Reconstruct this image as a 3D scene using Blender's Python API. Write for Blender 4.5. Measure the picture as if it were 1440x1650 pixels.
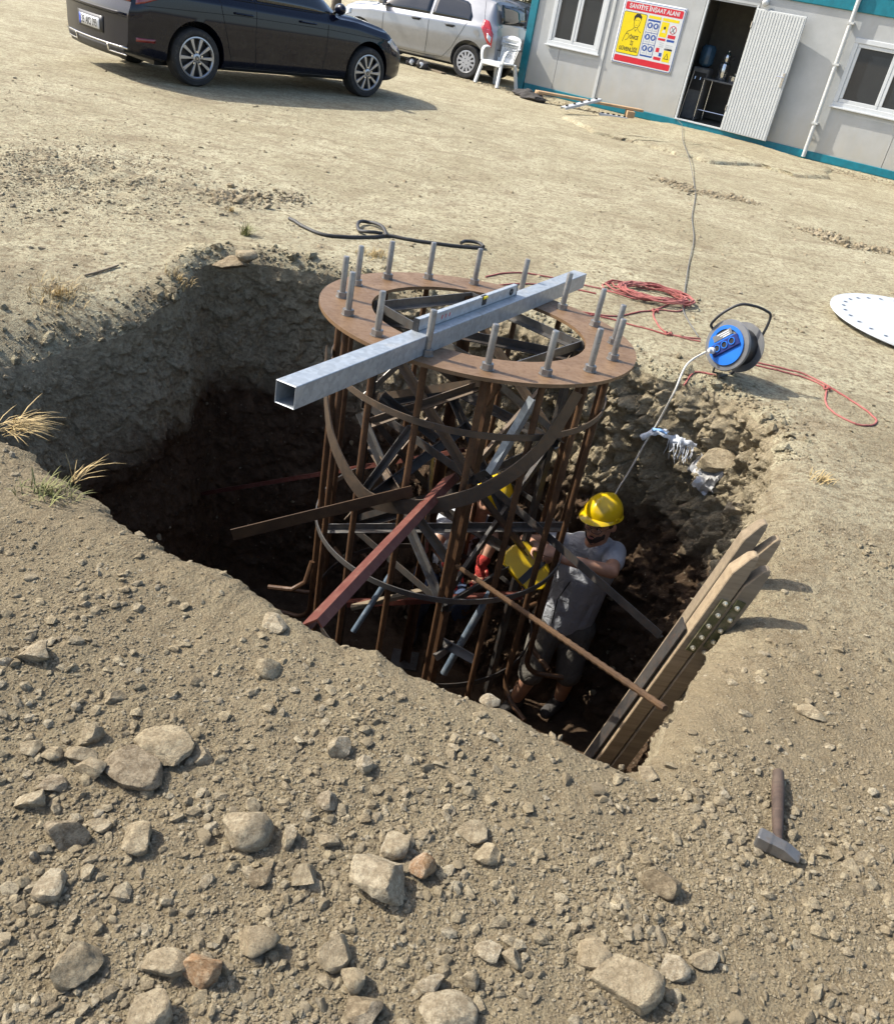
import bpy, bmesh, math, random
import numpy as np
from mathutils import Vector, Matrix
from mathutils.bvhtree import BVHTree

for o in list(bpy.data.objects): bpy.data.objects.remove(o, do_unlink=True)
SC = bpy.context.scene
COL = SC.collection
rnd = random.Random(7)
RS = np.random.RandomState(11)
PI = math.pi

# ------------------------------------------------------------------ camera
IMW, IMH, FPX = 1440.0, 1650.0, 1380.0
TH, RO, CH = math.radians(31.5), math.radians(11.0), 1.62
_f = np.array([0, math.cos(TH), -math.sin(TH)])
_u0 = np.array([0, math.sin(TH), math.cos(TH)])
_r0 = np.array([1.0, 0, 0])
CR = math.cos(RO) * _r0 + math.sin(RO) * _u0
CU = -math.sin(RO) * _r0 + math.cos(RO) * _u0
CO = np.array([0, 0, CH])
cd = bpy.data.cameras.new('camera')
cam = bpy.data.objects.new('camera', cd)
COL.objects.link(cam)
cd.sensor_fit = 'HORIZONTAL'; cd.sensor_width = 36.0; cd.lens = 36.0 * FPX / IMW
cd.clip_start = 0.05; cd.clip_end = 2000
cam.matrix_world = Matrix(((CR[0], CU[0], -_f[0], CO[0]), (CR[1], CU[1], -_f[1], CO[1]), (CR[2], CU[2], -_f[2], CO[2]), (0, 0, 0, 1)))
SC.camera = cam

# ------------------------------------------------------------------ light
SUN_AZ, SUN_EL = math.radians(168), math.radians(43)
SUN = Vector((math.cos(SUN_AZ) * math.cos(SUN_EL), math.sin(SUN_AZ) * math.cos(SUN_EL), math.sin(SUN_EL)))
w = bpy.data.worlds.new('World'); SC.world = w; w.use_nodes = True
nt = w.node_tree; nt.nodes.clear()
sky = nt.nodes.new('ShaderNodeTexSky'); sky.sky_type = 'NISHITA'; sky.sun_disc = False
sky.sun_elevation = SUN_EL; sky.sun_rotation = math.atan2(SUN.x, SUN.y) % (2 * PI)
sky.dust_density = 2.5; sky.air_density = 0.9
bg = nt.nodes.new('ShaderNodeBackground'); bg.inputs[1].default_value = 0.15
wo = nt.nodes.new('ShaderNodeOutputWorld')
nt.links.new(sky.outputs[0], bg.inputs[0]); nt.links.new(bg.outputs[0], wo.inputs[0])
sd = bpy.data.lights.new('sun', 'SUN'); sd.energy = 3.7; sd.angle = math.radians(0.5); sd.color = (1.0, 0.965, 0.885)
sun = bpy.data.objects.new('sun', sd); COL.objects.link(sun)
sun.rotation_euler = SUN.to_track_quat('Z', 'Y').to_euler()
SC.view_settings.view_transform = 'Standard'; SC.view_settings.look = 'None'
SC.view_settings.exposure = 1.06; SC.view_settings.gamma = 1.0
SC.view_settings.use_curve_mapping = False
SC.render.engine = 'CYCLES'

# ------------------------------------------------------------------ pixel helpers
def ray(x, y):
    return _f + CR * (x - IMW / 2) / FPX + CU * (IMH / 2 - y) / FPX
def at_z(x, y, z=0.0):
    d = ray(x, y); return Vector(CO + d * ((z - CH) / d[2]))
def at_y(x, y, Y):
    d = ray(x, y); return Vector(CO + d * (Y / d[1]))
def at_plane(x, y, p, n):
    d = ray(x, y); n = np.array(n); t = ((np.array(p) - CO) @ n) / (d @ n); return Vector(CO + d * t)
def ppm(P):
    return FPX / float((np.array(P) - CO) @ _f)      # picture pixels per metre at a point

# ------------------------------------------------------------------ materials
MATS = {}
class NT:
    def __init__(s, name):
        s.m = bpy.data.materials.new(name); s.m.use_nodes = True
        s.t = s.m.node_tree; s.b = s.t.nodes['Principled BSDF']
        s.tc = s.t.nodes.new('ShaderNodeTexCoord')
    def n(s, typ, **kw):
        nd = s.t.nodes.new(typ)
        for k, v in kw.items(): setattr(nd, k, v)
        return nd
    def l(s, a, b): s.t.links.new(a, b)
    def noise(s, scale, detail=4, rough=0.55, vec=None, dist=0.0):
        nd = s.n('ShaderNodeTexNoise'); nd.inputs['Scale'].default_value = scale; nd.inputs['Detail'].default_value = detail
        nd.inputs['Roughness'].default_value = rough; nd.inputs['Distortion'].default_value = dist
        s.l(vec or s.tc.outputs['Object'], nd.inputs['Vector']); return nd.outputs[0]
    def voro(s, scale, feature='F1', vec=None):
        nd = s.n('ShaderNodeTexVoronoi', feature=feature); nd.inputs['Scale'].default_value = scale
        s.l(vec or s.tc.outputs['Object'], nd.inputs['Vector']); return nd
    def ramp(s, fac, stops):
        nd = s.n('ShaderNodeValToRGB'); e = nd.color_ramp.elements
        while len(e) < len(stops): e.new(0.5)
        for el, (p, c) in zip(e, stops):
            el.position = p; el.color = (c[0], c[1], c[2], 1) if hasattr(c, '__len__') else (c, c, c, 1)
        s.l(fac, nd.inputs[0]); return nd.outputs[0]
    def mix(s, fac, a, b, mode='MIX'):
        nd = s.n('ShaderNodeMix', data_type='RGBA', blend_type=mode)
        for i, v in ((0, fac), (6, a), (7, b)):
            if isinstance(v, (int, float)): nd.inputs[i].default_value = v
            elif isinstance(v, tuple): nd.inputs[i].default_value = (v[0], v[1], v[2], 1)
            else: s.l(v, nd.inputs[i])
        return nd.outputs[2]
    def math(s, op, a, b=0.0):
        nd = s.n('ShaderNodeMath', operation=op)
        for i, v in ((0, a), (1, b)):
            if isinstance(v, (int, float)): nd.inputs[i].default_value = v
            else: s.l(v, nd.inputs[i])
        return nd.outputs[0]
    def bump(s, h, strength=0.5, dist=0.01, prev=None):
        nd = s.n('ShaderNodeBump'); nd.inputs['Strength'].default_value = strength; nd.inputs['Distance'].default_value = dist
        s.l(h, nd.inputs['Height'])
        if prev is not None: s.l(prev, nd.inputs['Normal'])
        s.l(nd.outputs[0], s.b.inputs['Normal']); return nd.outputs[0]
    def base(s, c):
        if isinstance(c, tuple): s.b.inputs['Base Color'].default_value = (c[0], c[1], c[2], 1)
        else: s.l(c, s.b.inputs['Base Color'])
    def set(s, **kw):
        for k, v in kw.items():
            k = k.replace('_', ' ')
            if isinstance(v, (int, float)): s.b.inputs[k].default_value = v
            else: s.l(v, s.b.inputs[k])

def simple(name, col, rough=0.5, metal=0.0, var=0.12, vscale=12.0, bump=0.0, bscale=60.0, coat=0.0, dirt=None, spec=0.5):
    n = NT(name)
    f = n.noise(vscale, 5)
    a = tuple(max(0, c * (1 - var)) for c in col); b = tuple(min(1, c * (1 + var)) for c in col)
    c = n.mix(n.ramp(f, [(0.3, 0.0), (0.7, 1.0)]), a, b)
    if dirt:
        c = n.mix(n.ramp(n.noise(vscale * 2.3, 7, 0.7), [(dirt[1], 0.0), (dirt[1] + 0.18, 1.0)]), c, dirt[0])
    n.base(c); n.set(Roughness=rough, Metallic=metal)
    n.b.inputs['Specular IOR Level'].default_value = spec
    if coat: n.b.inputs['Coat Weight'].default_value = coat; n.b.inputs['Coat Roughness'].default_value = 0.03
    if bump: n.bump(n.noise(bscale, 4), bump, 0.004)
    MATS[name] = n.m; return n.m

def soil_material():
    n = NT('soil'); ob = n.tc.outputs['Object']
    big = n.noise(0.9, 6, 0.6, dist=0.6); mid = n.noise(6.0, 6, 0.65); fine = n.noise(55.0, 6, 0.7); grit = n.noise(190.0, 3, 0.7)
    sep = n.n('ShaderNodeSeparateXYZ'); n.l(ob, sep.inputs[0])
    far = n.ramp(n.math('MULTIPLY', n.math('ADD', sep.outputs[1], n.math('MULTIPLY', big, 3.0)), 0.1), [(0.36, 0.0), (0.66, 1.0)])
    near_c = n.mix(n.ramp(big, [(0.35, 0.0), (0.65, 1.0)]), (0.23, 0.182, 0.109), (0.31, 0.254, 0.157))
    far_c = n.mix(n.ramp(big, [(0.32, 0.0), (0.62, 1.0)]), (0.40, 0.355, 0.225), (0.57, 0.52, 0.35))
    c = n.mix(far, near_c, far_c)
    mp = n.n('ShaderNodeMapping'); mp.inputs['Rotation'].default_value = (0, 0, 0.5); mp.inputs['Scale'].default_value = (0.8, 1.7, 1); n.l(ob, mp.inputs[0])
    trk = n.noise(2.4, 7, 0.7, vec=mp.outputs[0], dist=1.0)
    c = n.mix(n.ramp(trk, [(0.36, 0.75), (0.48, 0.0)]), c, (0.27, 0.215, 0.135))
    c = n.mix(n.ramp(mid, [(0.35, 0.55), (0.6, 0.0)]), c, (0.25, 0.20, 0.125))
    crumb = n.noise(24.0, 7, 0.75)
    c = n.mix(n.ramp(crumb, [(0.40, 0.85), (0.49, 0.0)]), c, (0.19, 0.145, 0.085))
    c = n.mix(n.ramp(fine, [(0.38, 0.6), (0.55, 0.0)]), c, (0.20, 0.155, 0.095))
    c = n.mix(n.ramp(grit, [(0.55, 0.0), (0.75, 0.55)]), c, (0.55, 0.48, 0.34))
    st = n.voro(28.0); pick = n.ramp(st.outputs['Distance'], [(0.12, 1.0), (0.2, 0.0)])
    sel = n.ramp(st.outputs['Color'], [(0.72, 0.0), (0.74, 1.0)])
    c = n.mix(n.math('MULTIPLY', pick, n.math('MULTIPLY', sel, 0.7)), c, (0.46, 0.40, 0.29))
    n.base(c); n.set(Roughness=0.95); n.b.inputs['Specular IOR Level'].default_value = 0.15
    p = n.bump(n.noise(5.0, 7, 0.72), 0.6, 0.06)
    p = n.bump(crumb, 0.9, 0.03, p)
    p = n.bump(n.noise(75.0, 5, 0.75), 0.9, 0.012, p)
    v = n.voro(130.0); p = n.bump(v.outputs['Distance'], 0.6, 0.005, p)
    MATS['soil'] = n.m

def wall_material():
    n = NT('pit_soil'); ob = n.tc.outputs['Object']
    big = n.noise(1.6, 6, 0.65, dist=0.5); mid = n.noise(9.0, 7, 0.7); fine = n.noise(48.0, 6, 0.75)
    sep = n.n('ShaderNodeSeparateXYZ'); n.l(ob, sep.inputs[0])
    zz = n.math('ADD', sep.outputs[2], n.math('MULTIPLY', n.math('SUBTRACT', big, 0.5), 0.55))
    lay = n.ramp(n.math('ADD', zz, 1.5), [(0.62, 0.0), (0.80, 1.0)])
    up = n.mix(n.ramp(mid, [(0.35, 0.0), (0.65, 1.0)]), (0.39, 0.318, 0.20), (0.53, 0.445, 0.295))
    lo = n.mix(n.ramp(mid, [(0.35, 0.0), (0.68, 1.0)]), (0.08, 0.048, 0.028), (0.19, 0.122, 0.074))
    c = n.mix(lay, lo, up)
    c = n.mix(n.ramp(fine, [(0.4, 0.45), (0.54, 0.0)]), c, (0.13, 0.095, 0.06))
    st = n.voro(24.0); pick = n.ramp(st.outputs['Distance'], [(0.10, 1.0), (0.18, 0.0)])
    sel = n.ramp(st.outputs['Color'], [(0.70, 0.0), (0.72, 1.0)])
    c = n.mix(n.math('MULTIPLY', pick, n.math('MULTIPLY', sel, 0.6)), c, (0.36, 0.30, 0.22))
    n.base(c); n.set(Roughness=0.95); n.b.inputs['Specular IOR Level'].default_value = 0.15
    p = n.bump(n.noise(17.0, 7, 0.8), 1.0, 0.05)
    cr = n.voro(22.0, 'DISTANCE_TO_EDGE'); p = n.bump(n.ramp(cr.outputs['Distance'], [(0.0, 0.0), (0.12, 1.0)]), 0.5, 0.02, p)
    p = n.bump(n.noise(85.0, 5, 0.8), 1.0, 0.016, p)
    MATS['pit_soil'] = n.m

def stone_material(name, c0, c1, patch):
    n = NT(name)
    oi = n.n('ShaderNodeObjectInfo'); geo = n.n('ShaderNodeNewGeometry')
    c = n.mix(n.ramp(n.noise(14.0, 6, 0.65), [(0.3, 0.0), (0.7, 1.0)]), c0, c1)
    rv = n.math('FRACT', n.math('ADD', oi.outputs['Random'], geo.outputs['Random Per Island']))
    c = n.mix(0.5, c, n.ramp(rv, [(0.0, (0.30, 0.235, 0.145)), (0.35, (0.42, 0.345, 0.22)), (0.65, (0.35, 0.29, 0.195)), (0.9, (0.55, 0.475, 0.34)), (1.0, (0.38, 0.35, 0.285))]))
    c = n.mix(n.ramp(n.noise(42.0, 7, 0.75), [(0.42, 0.7), (0.58, 0.0)]), c, patch)
    c = n.mix(n.ramp(n.noise(110.0, 5, 0.8), [(0.40, 0.5), (0.52, 0.0)]), c, tuple(x * 0.7 for x in patch))
    n.base(c); n.set(Roughness=0.95); n.b.inputs['Specular IOR Level'].default_value = 0.12
    p = n.bump(n.noise(30.0, 7, 0.75), 0.9, 0.02); n.bump(n.noise(140.0, 5, 0.75), 0.9, 0.007, p)
    MATS[name] = n.m

def rust_material(name, a, b, speck, metal=0.35, rough=0.62):
    n = NT(name)
    f = n.noise(7.0, 7, 0.65, dist=0.8); g = n.noise(38.0, 6, 0.7)
    c = n.mix(n.ramp(f, [(0.34, 0.0), (0.66, 1.0)]), a, b)
    c = n.mix(n.ramp(g, [(0.52, 0.0), (0.7, 0.65)]), c, speck)
    n.base(c); n.set(Metallic=metal, Roughness=n.ramp(g, [(0.3, rough - 0.15), (0.7, rough + 0.15)])); n.b.inputs['Specular IOR Level'].default_value = 0.28
    n.bump(g, 0.2, 0.002); MATS[name] = n.m

def wood_material(name, a, b):
    n = NT(name)
    mp = n.n('ShaderNodeMapping'); mp.inputs['Scale'].default_value = (1.2, 26, 26); n.l(n.tc.outputs['Object'], mp.inputs[0])
    g = n.noise(2.2, 6, 0.6, vec=mp.outputs[0], dist=0.6)
    c = n.mix(n.ramp(g, [(0.3, 0.0), (0.68, 1.0)]), a, b)
    c = n.mix(n.ramp(n.noise(9.0, 5), [(0.5, 0.0), (0.75, 0.45)]), c, (0.12, 0.09, 0.06))
    n.base(c); n.set(Roughness=0.8); n.bump(g, 0.3, 0.003); MATS[name] = n.m

def galv_material(name, col=(0.55, 0.58, 0.60), rough=0.38):
    n = NT(name)
    v = n.voro(60.0); f = n.noise(11.0, 5)
    c = n.mix(n.ramp(v.outputs['Color'], [(0.2, 0.0), (0.8, 1.0)]), tuple(x * 0.86 for x in col), tuple(min(1, x * 1.12) for x in col))
    c = n.mix(n.ramp(f, [(0.55, 0.0), (0.75, 0.5)]), c, (0.42, 0.40, 0.36))
    n.base(c); n.set(Metallic=0.45, Roughness=n.ramp(f, [(0.3, rough - 0.05), (0.7, rough + 0.15)])); MATS[name] = n.m

def cabin_panel_material():
    n = NT('cabin_panel')
    mp = n.n('ShaderNodeMapping'); mp.inputs['Scale'].default_value = (1, 1, 0.25); n.l(n.tc.outputs['Object'], mp.inputs[0])
    f = n.noise(3.0, 6, 0.6); s = n.noise(9.0, 6, 0.7, vec=mp.outputs[0])
    c = n.mix(n.ramp(f, [(0.3, 0.0), (0.7, 1.0)]), (0.36, 0.362, 0.345), (0.43, 0.432, 0.415))
    c = n.mix(n.ramp(s, [(0.55, 0.0), (0.8, 0.4)]), c, (0.38, 0.35, 0.29))
    sep = n.n('ShaderNodeSeparateXYZ'); n.l(n.tc.outputs['Object'], sep.inputs[0])
    low = n.ramp(n.math('ADD', sep.outputs[2], n.math('MULTIPLY', n.math('SUBTRACT', s, 0.5), 1.2)), [(0.15, 0.55), (0.75, 0.0)])
    c = n.mix(low, c, (0.40, 0.355, 0.27))
    n.base(c); n.set(Roughness=0.5); n.bump(n.noise(4.0, 3), 0.25, 0.02); MATS['cabin_panel'] = n.m

def glass_material(name, col=(0.02, 0.025, 0.03), rough=0.03):
    n = NT(name); n.base(n.mix(n.noise(2.0, 3), col, tuple(c * 1.5 for c in col)))
    n.set(Roughness=rough); n.b.inputs['Specular IOR Level'].default_value = 0.8; MATS[name] = n.m

def skin_material():
    n = NT('skin'); f = n.noise(22.0, 5)
    n.base(n.mix(n.ramp(f, [(0.3, 0.0), (0.7, 1.0)]), (0.36, 0.185, 0.115), (0.47, 0.26, 0.165))); n.set(Roughness=0.5)
    n.b.inputs['Subsurface Weight'].default_value = 0.08; n.b.inputs['Subsurface Radius'].default_value = (0.01, 0.004, 0.002)
    n.bump(n.noise(180.0, 4), 0.15, 0.001); MATS['skin'] = n.m

def fabric_material(name, a, b, scale=260.0):
    n = NT(name); f = n.noise(5.0, 5, 0.6); wv = n.noise(scale, 3)
    c = n.mix(n.ramp(f, [(0.3, 0.0), (0.7, 1.0)]), a, b); c = n.mix(n.ramp(wv, [(0.4, 0.25), (0.6, 0.0)]), c, tuple(x * 0.6 for x in a))
    n.base(c); n.set(Roughness=0.9); p = n.bump(n.noise(16.0, 4, dist=1.2), 0.55, 0.03); n.bump(wv, 0.25, 0.002, p); MATS[name] = n.m

def leaf_material(name, a, b):
    n = NT(name); geo = n.n('ShaderNodeNewGeometry')
    n.base(n.mix(geo.outputs['Random Per Island'], a, b)); n.set(Roughness=0.6)
    n.b.inputs['Transmission Weight'].default_value = 0.0; MATS[name] = n.m

soil_material(); wall_material(); cabin_panel_material(); skin_material()
stone_material('stone', (0.37, 0.30, 0.19), (0.53, 0.445, 0.305), (0.24, 0.185, 0.115))
stone_material('gravel', (0.32, 0.26, 0.165), (0.45, 0.38, 0.25), (0.22, 0.172, 0.108))
stone_material('ochre_stone', (0.42, 0.24, 0.11), (0.55, 0.39, 0.24), (0.26, 0.14, 0.065))
stone_material('brown_stone', (0.23, 0.175, 0.11), (0.33, 0.26, 0.17), (0.15, 0.11, 0.068))
rust_material('rust_plate', (0.135, 0.078, 0.038), (0.205, 0.128, 0.07), (0.085, 0.048, 0.028), 0.08, 0.5)
rust_material('rust_rod', (0.055, 0.027, 0.013), (0.11, 0.058, 0.028), (0.035, 0.02, 0.012), 0.08, 0.55)
rust_material('rust_rebar', (0.085, 0.048, 0.023), (0.15, 0.088, 0.045), (0.055, 0.03, 0.017), 0.05, 0.65)
rust_material('dark_steel', (0.028, 0.026, 0.025), (0.065, 0.058, 0.05), (0.10, 0.055, 0.03), 0.2, 0.5)
rust_material('grey_steel', (0.11, 0.105, 0.098), (0.19, 0.18, 0.165), (0.13, 0.08, 0.045), 0.6, 0.42)
rust_material('hoop_steel', (0.07, 0.055, 0.042), (0.13, 0.095, 0.065), (0.15, 0.085, 0.042), 0.4, 0.5)
rust_material('rust_dark', (0.045, 0.024, 0.011), (0.085, 0.047, 0.021), (0.03, 0.018, 0.01), 0.05, 0.6)
rust_material('maroon_paint', (0.085, 0.022, 0.015), (0.125, 0.042, 0.029), (0.18, 0.095, 0.065), 0.0, 0.55)
rust_material('stud_steel', (0.20, 0.19, 0.18), (0.30, 0.29, 0.27), (0.16, 0.135, 0.11), 0.7, 0.40)
galv_material('galvanised', (0.33, 0.355, 0.37)); galv_material('aluminium', (0.42, 0.44, 0.445), 0.32)
galv_material('blue_pipe', (0.16, 0.21, 0.26), 0.35)
wood_material('timber', (0.17, 0.12, 0.068), (0.27, 0.205, 0.125)); wood_material('grey_timber', (0.13, 0.098, 0.06), (0.21, 0.16, 0.10))
wood_material('pale_timber', (0.32, 0.20, 0.10), (0.43, 0.29, 0.16))
wood_material('handle_wood', (0.03, 0.018, 0.012), (0.07, 0.043, 0.029))
glass_material('window_glass'); glass_material('car_glass', (0.008, 0.01, 0.012))
simple('teal_paint', (0.0, 0.155, 0.20), 0.45, var=0.15, dirt=((0.10, 0.14, 0.13), 0.60))
simple('white_pvc', (0.56, 0.57, 0.56), 0.4, var=0.04, dirt=((0.5, 0.47, 0.4), 0.66))
simple('door_white', (0.46, 0.47, 0.455), 0.45, var=0.05, dirt=((0.45, 0.42, 0.36), 0.64))
simple('pipe_grey', (0.52, 0.52, 0.49), 0.5, var=0.08, dirt=((0.35, 0.31, 0.25), 0.6))
simple('chair_plastic', (0.58, 0.59, 0.58), 0.42, var=0.04, dirt=((0.5, 0.47, 0.4), 0.66))
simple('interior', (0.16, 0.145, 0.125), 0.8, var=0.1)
simple('black_plastic', (0.02, 0.02, 0.021), 0.5, var=0.3, dirt=((0.16, 0.14, 0.11), 0.62))
simple('dark_plastic', (0.012, 0.012, 0.013), 0.42, var=0.2)
simple('drum_grey', (0.13, 0.13, 0.13), 0.55, var=0.2, dirt=((0.26, 0.23, 0.18), 0.58))
simple('blue_plastic', (0.012, 0.135, 0.52), 0.38, var=0.12, dirt=((0.2, 0.22, 0.26), 0.66))
simple('navy_plastic', (0.01, 0.02, 0.12), 0.4, var=0.2)
simple('blue_jug', (0.03, 0.07, 0.12), 0.2, var=0.2)
simple('rubber', (0.018, 0.017, 0.016), 0.78, var=0.3, dirt=((0.11, 0.095, 0.07), 0.56), bump=0.2)
simple('alloy', (0.36, 0.36, 0.37), 0.3, 0.85, var=0.05, dirt=((0.2, 0.17, 0.13), 0.68))
simple('hubcap', (0.42, 0.42, 0.43), 0.4, 0.4, var=0.08, dirt=((0.2, 0.17, 0.13), 0.6))
simple('chrome', (0.7, 0.7, 0.72), 0.15, 0.95, var=0.03)
simple('black_paint', (0.003, 0.004, 0.011), 0.3, 0.0, var=0.1, coat=0.75, spec=0.05)
simple('silver_paint', (0.30, 0.30, 0.305), 0.34, 0.7, var=0.04, coat=0.8, dirt=((0.34, 0.31, 0.26), 0.66))
simple('grey_paint', (0.06, 0.07, 0.085), 0.3, 0.3, var=0.1, coat=1.0)
simple('seam', (0.004, 0.004, 0.004), 0.8)
simple('red_lens', (0.36, 0.008, 0.010), 0.18, var=0.25, coat=1.0)
simple('dark_red_lens', (0.16, 0.006, 0.008), 0.2, var=0.25, coat=1.0)
simple('clear_lens', (0.45, 0.47, 0.5), 0.12, 0.3, var=0.25, vscale=40, coat=1.0)
simple('plate_white', (0.6, 0.6, 0.59), 0.4, var=0.03); simple('plate_blue', (0.01, 0.06, 0.42), 0.4); simple('ink_black', (0.008, 0.008, 0.008), 0.6)
simple('sign_white', (0.58, 0.59, 0.58), 0.35, var=0.03); simple('sign_red', (0.55, 0.015, 0.028), 0.35, var=0.06)
simple('sign_yellow', (0.72, 0.55, 0.0), 0.35, var=0.04); simple('sign_blue', (0.02, 0.07, 0.28), 0.35, var=0.06); simple('sign_grey', (0.42, 0.44, 0.45), 0.4)
simple('helmet_yellow', (0.66, 0.43, 0.003), 0.28, var=0.04, dirt=((0.55, 0.36, 0.03), 0.68), coat=0.4)
simple('tool_yellow', (0.64, 0.42, 0.004), 0.35, var=0.06, dirt=((0.3, 0.2, 0.03), 0.62))
simple('hair', (0.012, 0.009, 0.007), 0.7, var=0.3, vscale=80, bump=0.5, bscale=300)
simple('beard', (0.03, 0.02, 0.015), 0.8, var=0.4, vscale=120)
simple('eye_white', (0.55, 0.52, 0.48), 0.3); simple('lip', (0.33, 0.13, 0.10), 0.5); simple('lens', (0.08, 0.07, 0.065), 0.08)
fabric_material('shirt_grey', (0.33, 0.335, 0.35), (0.42, 0.425, 0.44)); fabric_material('shirt_pale', (0.42, 0.44, 0.47), (0.52, 0.54, 0.57))
fabric_material('vest_dark', (0.02, 0.022, 0.03), (0.035, 0.038, 0.05))
fabric_material('shorts_khaki', (0.085, 0.075, 0.06), (0.13, 0.115, 0.092)); fabric_material('jeans', (0.035, 0.055, 0.11), (0.07, 0.10, 0.17))
fabric_material('glove_red', (0.38, 0.025, 0.02), (0.48, 0.05, 0.035)); fabric_material('rag', (0.02, 0.018, 0.017), (0.07, 0.062, 0.055)); fabric_material('rag_pale', (0.55, 0.56, 0.56), (0.70, 0.71, 0.72))
fabric_material('sack_white', (0.62, 0.64, 0.66), (0.74, 0.76, 0.78), 400.0); fabric_material('sack_blue', (0.15, 0.32, 0.60), (0.3, 0.45, 0.7), 400.0)
fabric_material('rope_red', (0.26, 0.055, 0.048), (0.38, 0.15, 0.125), 300.0)
simple('hose_black', (0.022, 0.021, 0.02), 0.6, var=0.3, dirt=((0.16, 0.14, 0.10), 0.58))
simple('cord_pale', (0.56, 0.53, 0.46), 0.6); simple('cord_grey', (0.12, 0.115, 0.105), 0.6)
simple('dry_grass', (0.36, 0.26, 0.11), 0.8, var=0.35, vscale=30); simple('green_grass', (0.16, 0.16, 0.05), 0.8, var=0.4, vscale=20)
simple('white_steel', (0.44, 0.46, 0.48), 0.35, var=0.05, dirt=((0.55, 0.52, 0.45), 0.68))
simple('brick_tan', (0.42, 0.27, 0.15), 0.85, var=0.15, bump=0.3)
simple('concrete', (0.40, 0.355, 0.245), 0.9, var=0.14, vscale=6, bump=0.6, bscale=40, dirt=((0.36, 0.31, 0.22), 0.58))
simple('plastic_film', (0.34, 0.33, 0.31), 0.12, var=0.25, vscale=30, coat=1.0)
simple('bark', (0.10, 0.08, 0.06), 0.9, var=0.3, bump=0.5)
leaf_material('olive_leaf', (0.055, 0.065, 0.03), (0.12, 0.125, 0.065))
simple('kettle_steel', (0.6, 0.6, 0.6), 0.2, 0.95); simple('bolt_zinc', (0.5, 0.48, 0.40), 0.35, 0.8); simple('olive_bracket', (0.055, 0.055, 0.02), 0.55, 0.2, dirt=((0.16, 0.13, 0.08), 0.48))

# ------------------------------------------------------------------ mesh helpers
def link(name, me, mat=None, parent=None):
    o = bpy.data.objects.new(name, me); COL.objects.link(o)
    if mat and me is not None:
        me.materials.clear(); me.materials.append(MATS[mat])
    if parent is not None: o.parent = parent
    return o
def tag(o, label=None, cat=None, group=None, kind=None):
    if label: o['label'] = label
    if cat: o['category'] = cat
    if group: o['group'] = group
    if kind: o['kind'] = kind
    return o
def empty(name, loc=(0, 0, 0), rot=None, label=None, cat=None, group=None):
    o = bpy.data.objects.new(name, None); COL.objects.link(o); o.empty_display_size = 0.1
    o.location = loc
    if rot is not None: o.rotation_euler = rot
    return tag(o, label, cat, group)
def np_mesh(name, V, Fc, smooth=True):
    me = bpy.data.meshes.new(name); V = np.asarray(V, np.float32); Fc = np.asarray(Fc, np.int32); k = Fc.shape[1]
    me.vertices.add(len(V)); me.vertices.foreach_set('co', V.ravel())
    me.loops.add(Fc.size); me.loops.foreach_set('vertex_index', Fc.ravel())
    me.polygons.add(len(Fc)); me.polygons.foreach_set('loop_start', np.arange(0, Fc.size, k, dtype=np.int32))
    me.polygons.foreach_set('loop_total', np.full(len(Fc), k, np.int32))
    me.polygons.foreach_set('use_smooth', np.full(len(Fc), smooth, bool))
    me.update(calc_edges=True); return me
def frame_for(d, up=None):
    d = Vector(d).normalized(); up = Vector(up) if up is not None else Vector((0, 0, 1))
    if abs(d.dot(up.normalized())) > 0.98: up = Vector((1, 0, 0))
    s = d.cross(up).normalized(); return d, s, s.cross(d).normalized()
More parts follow.
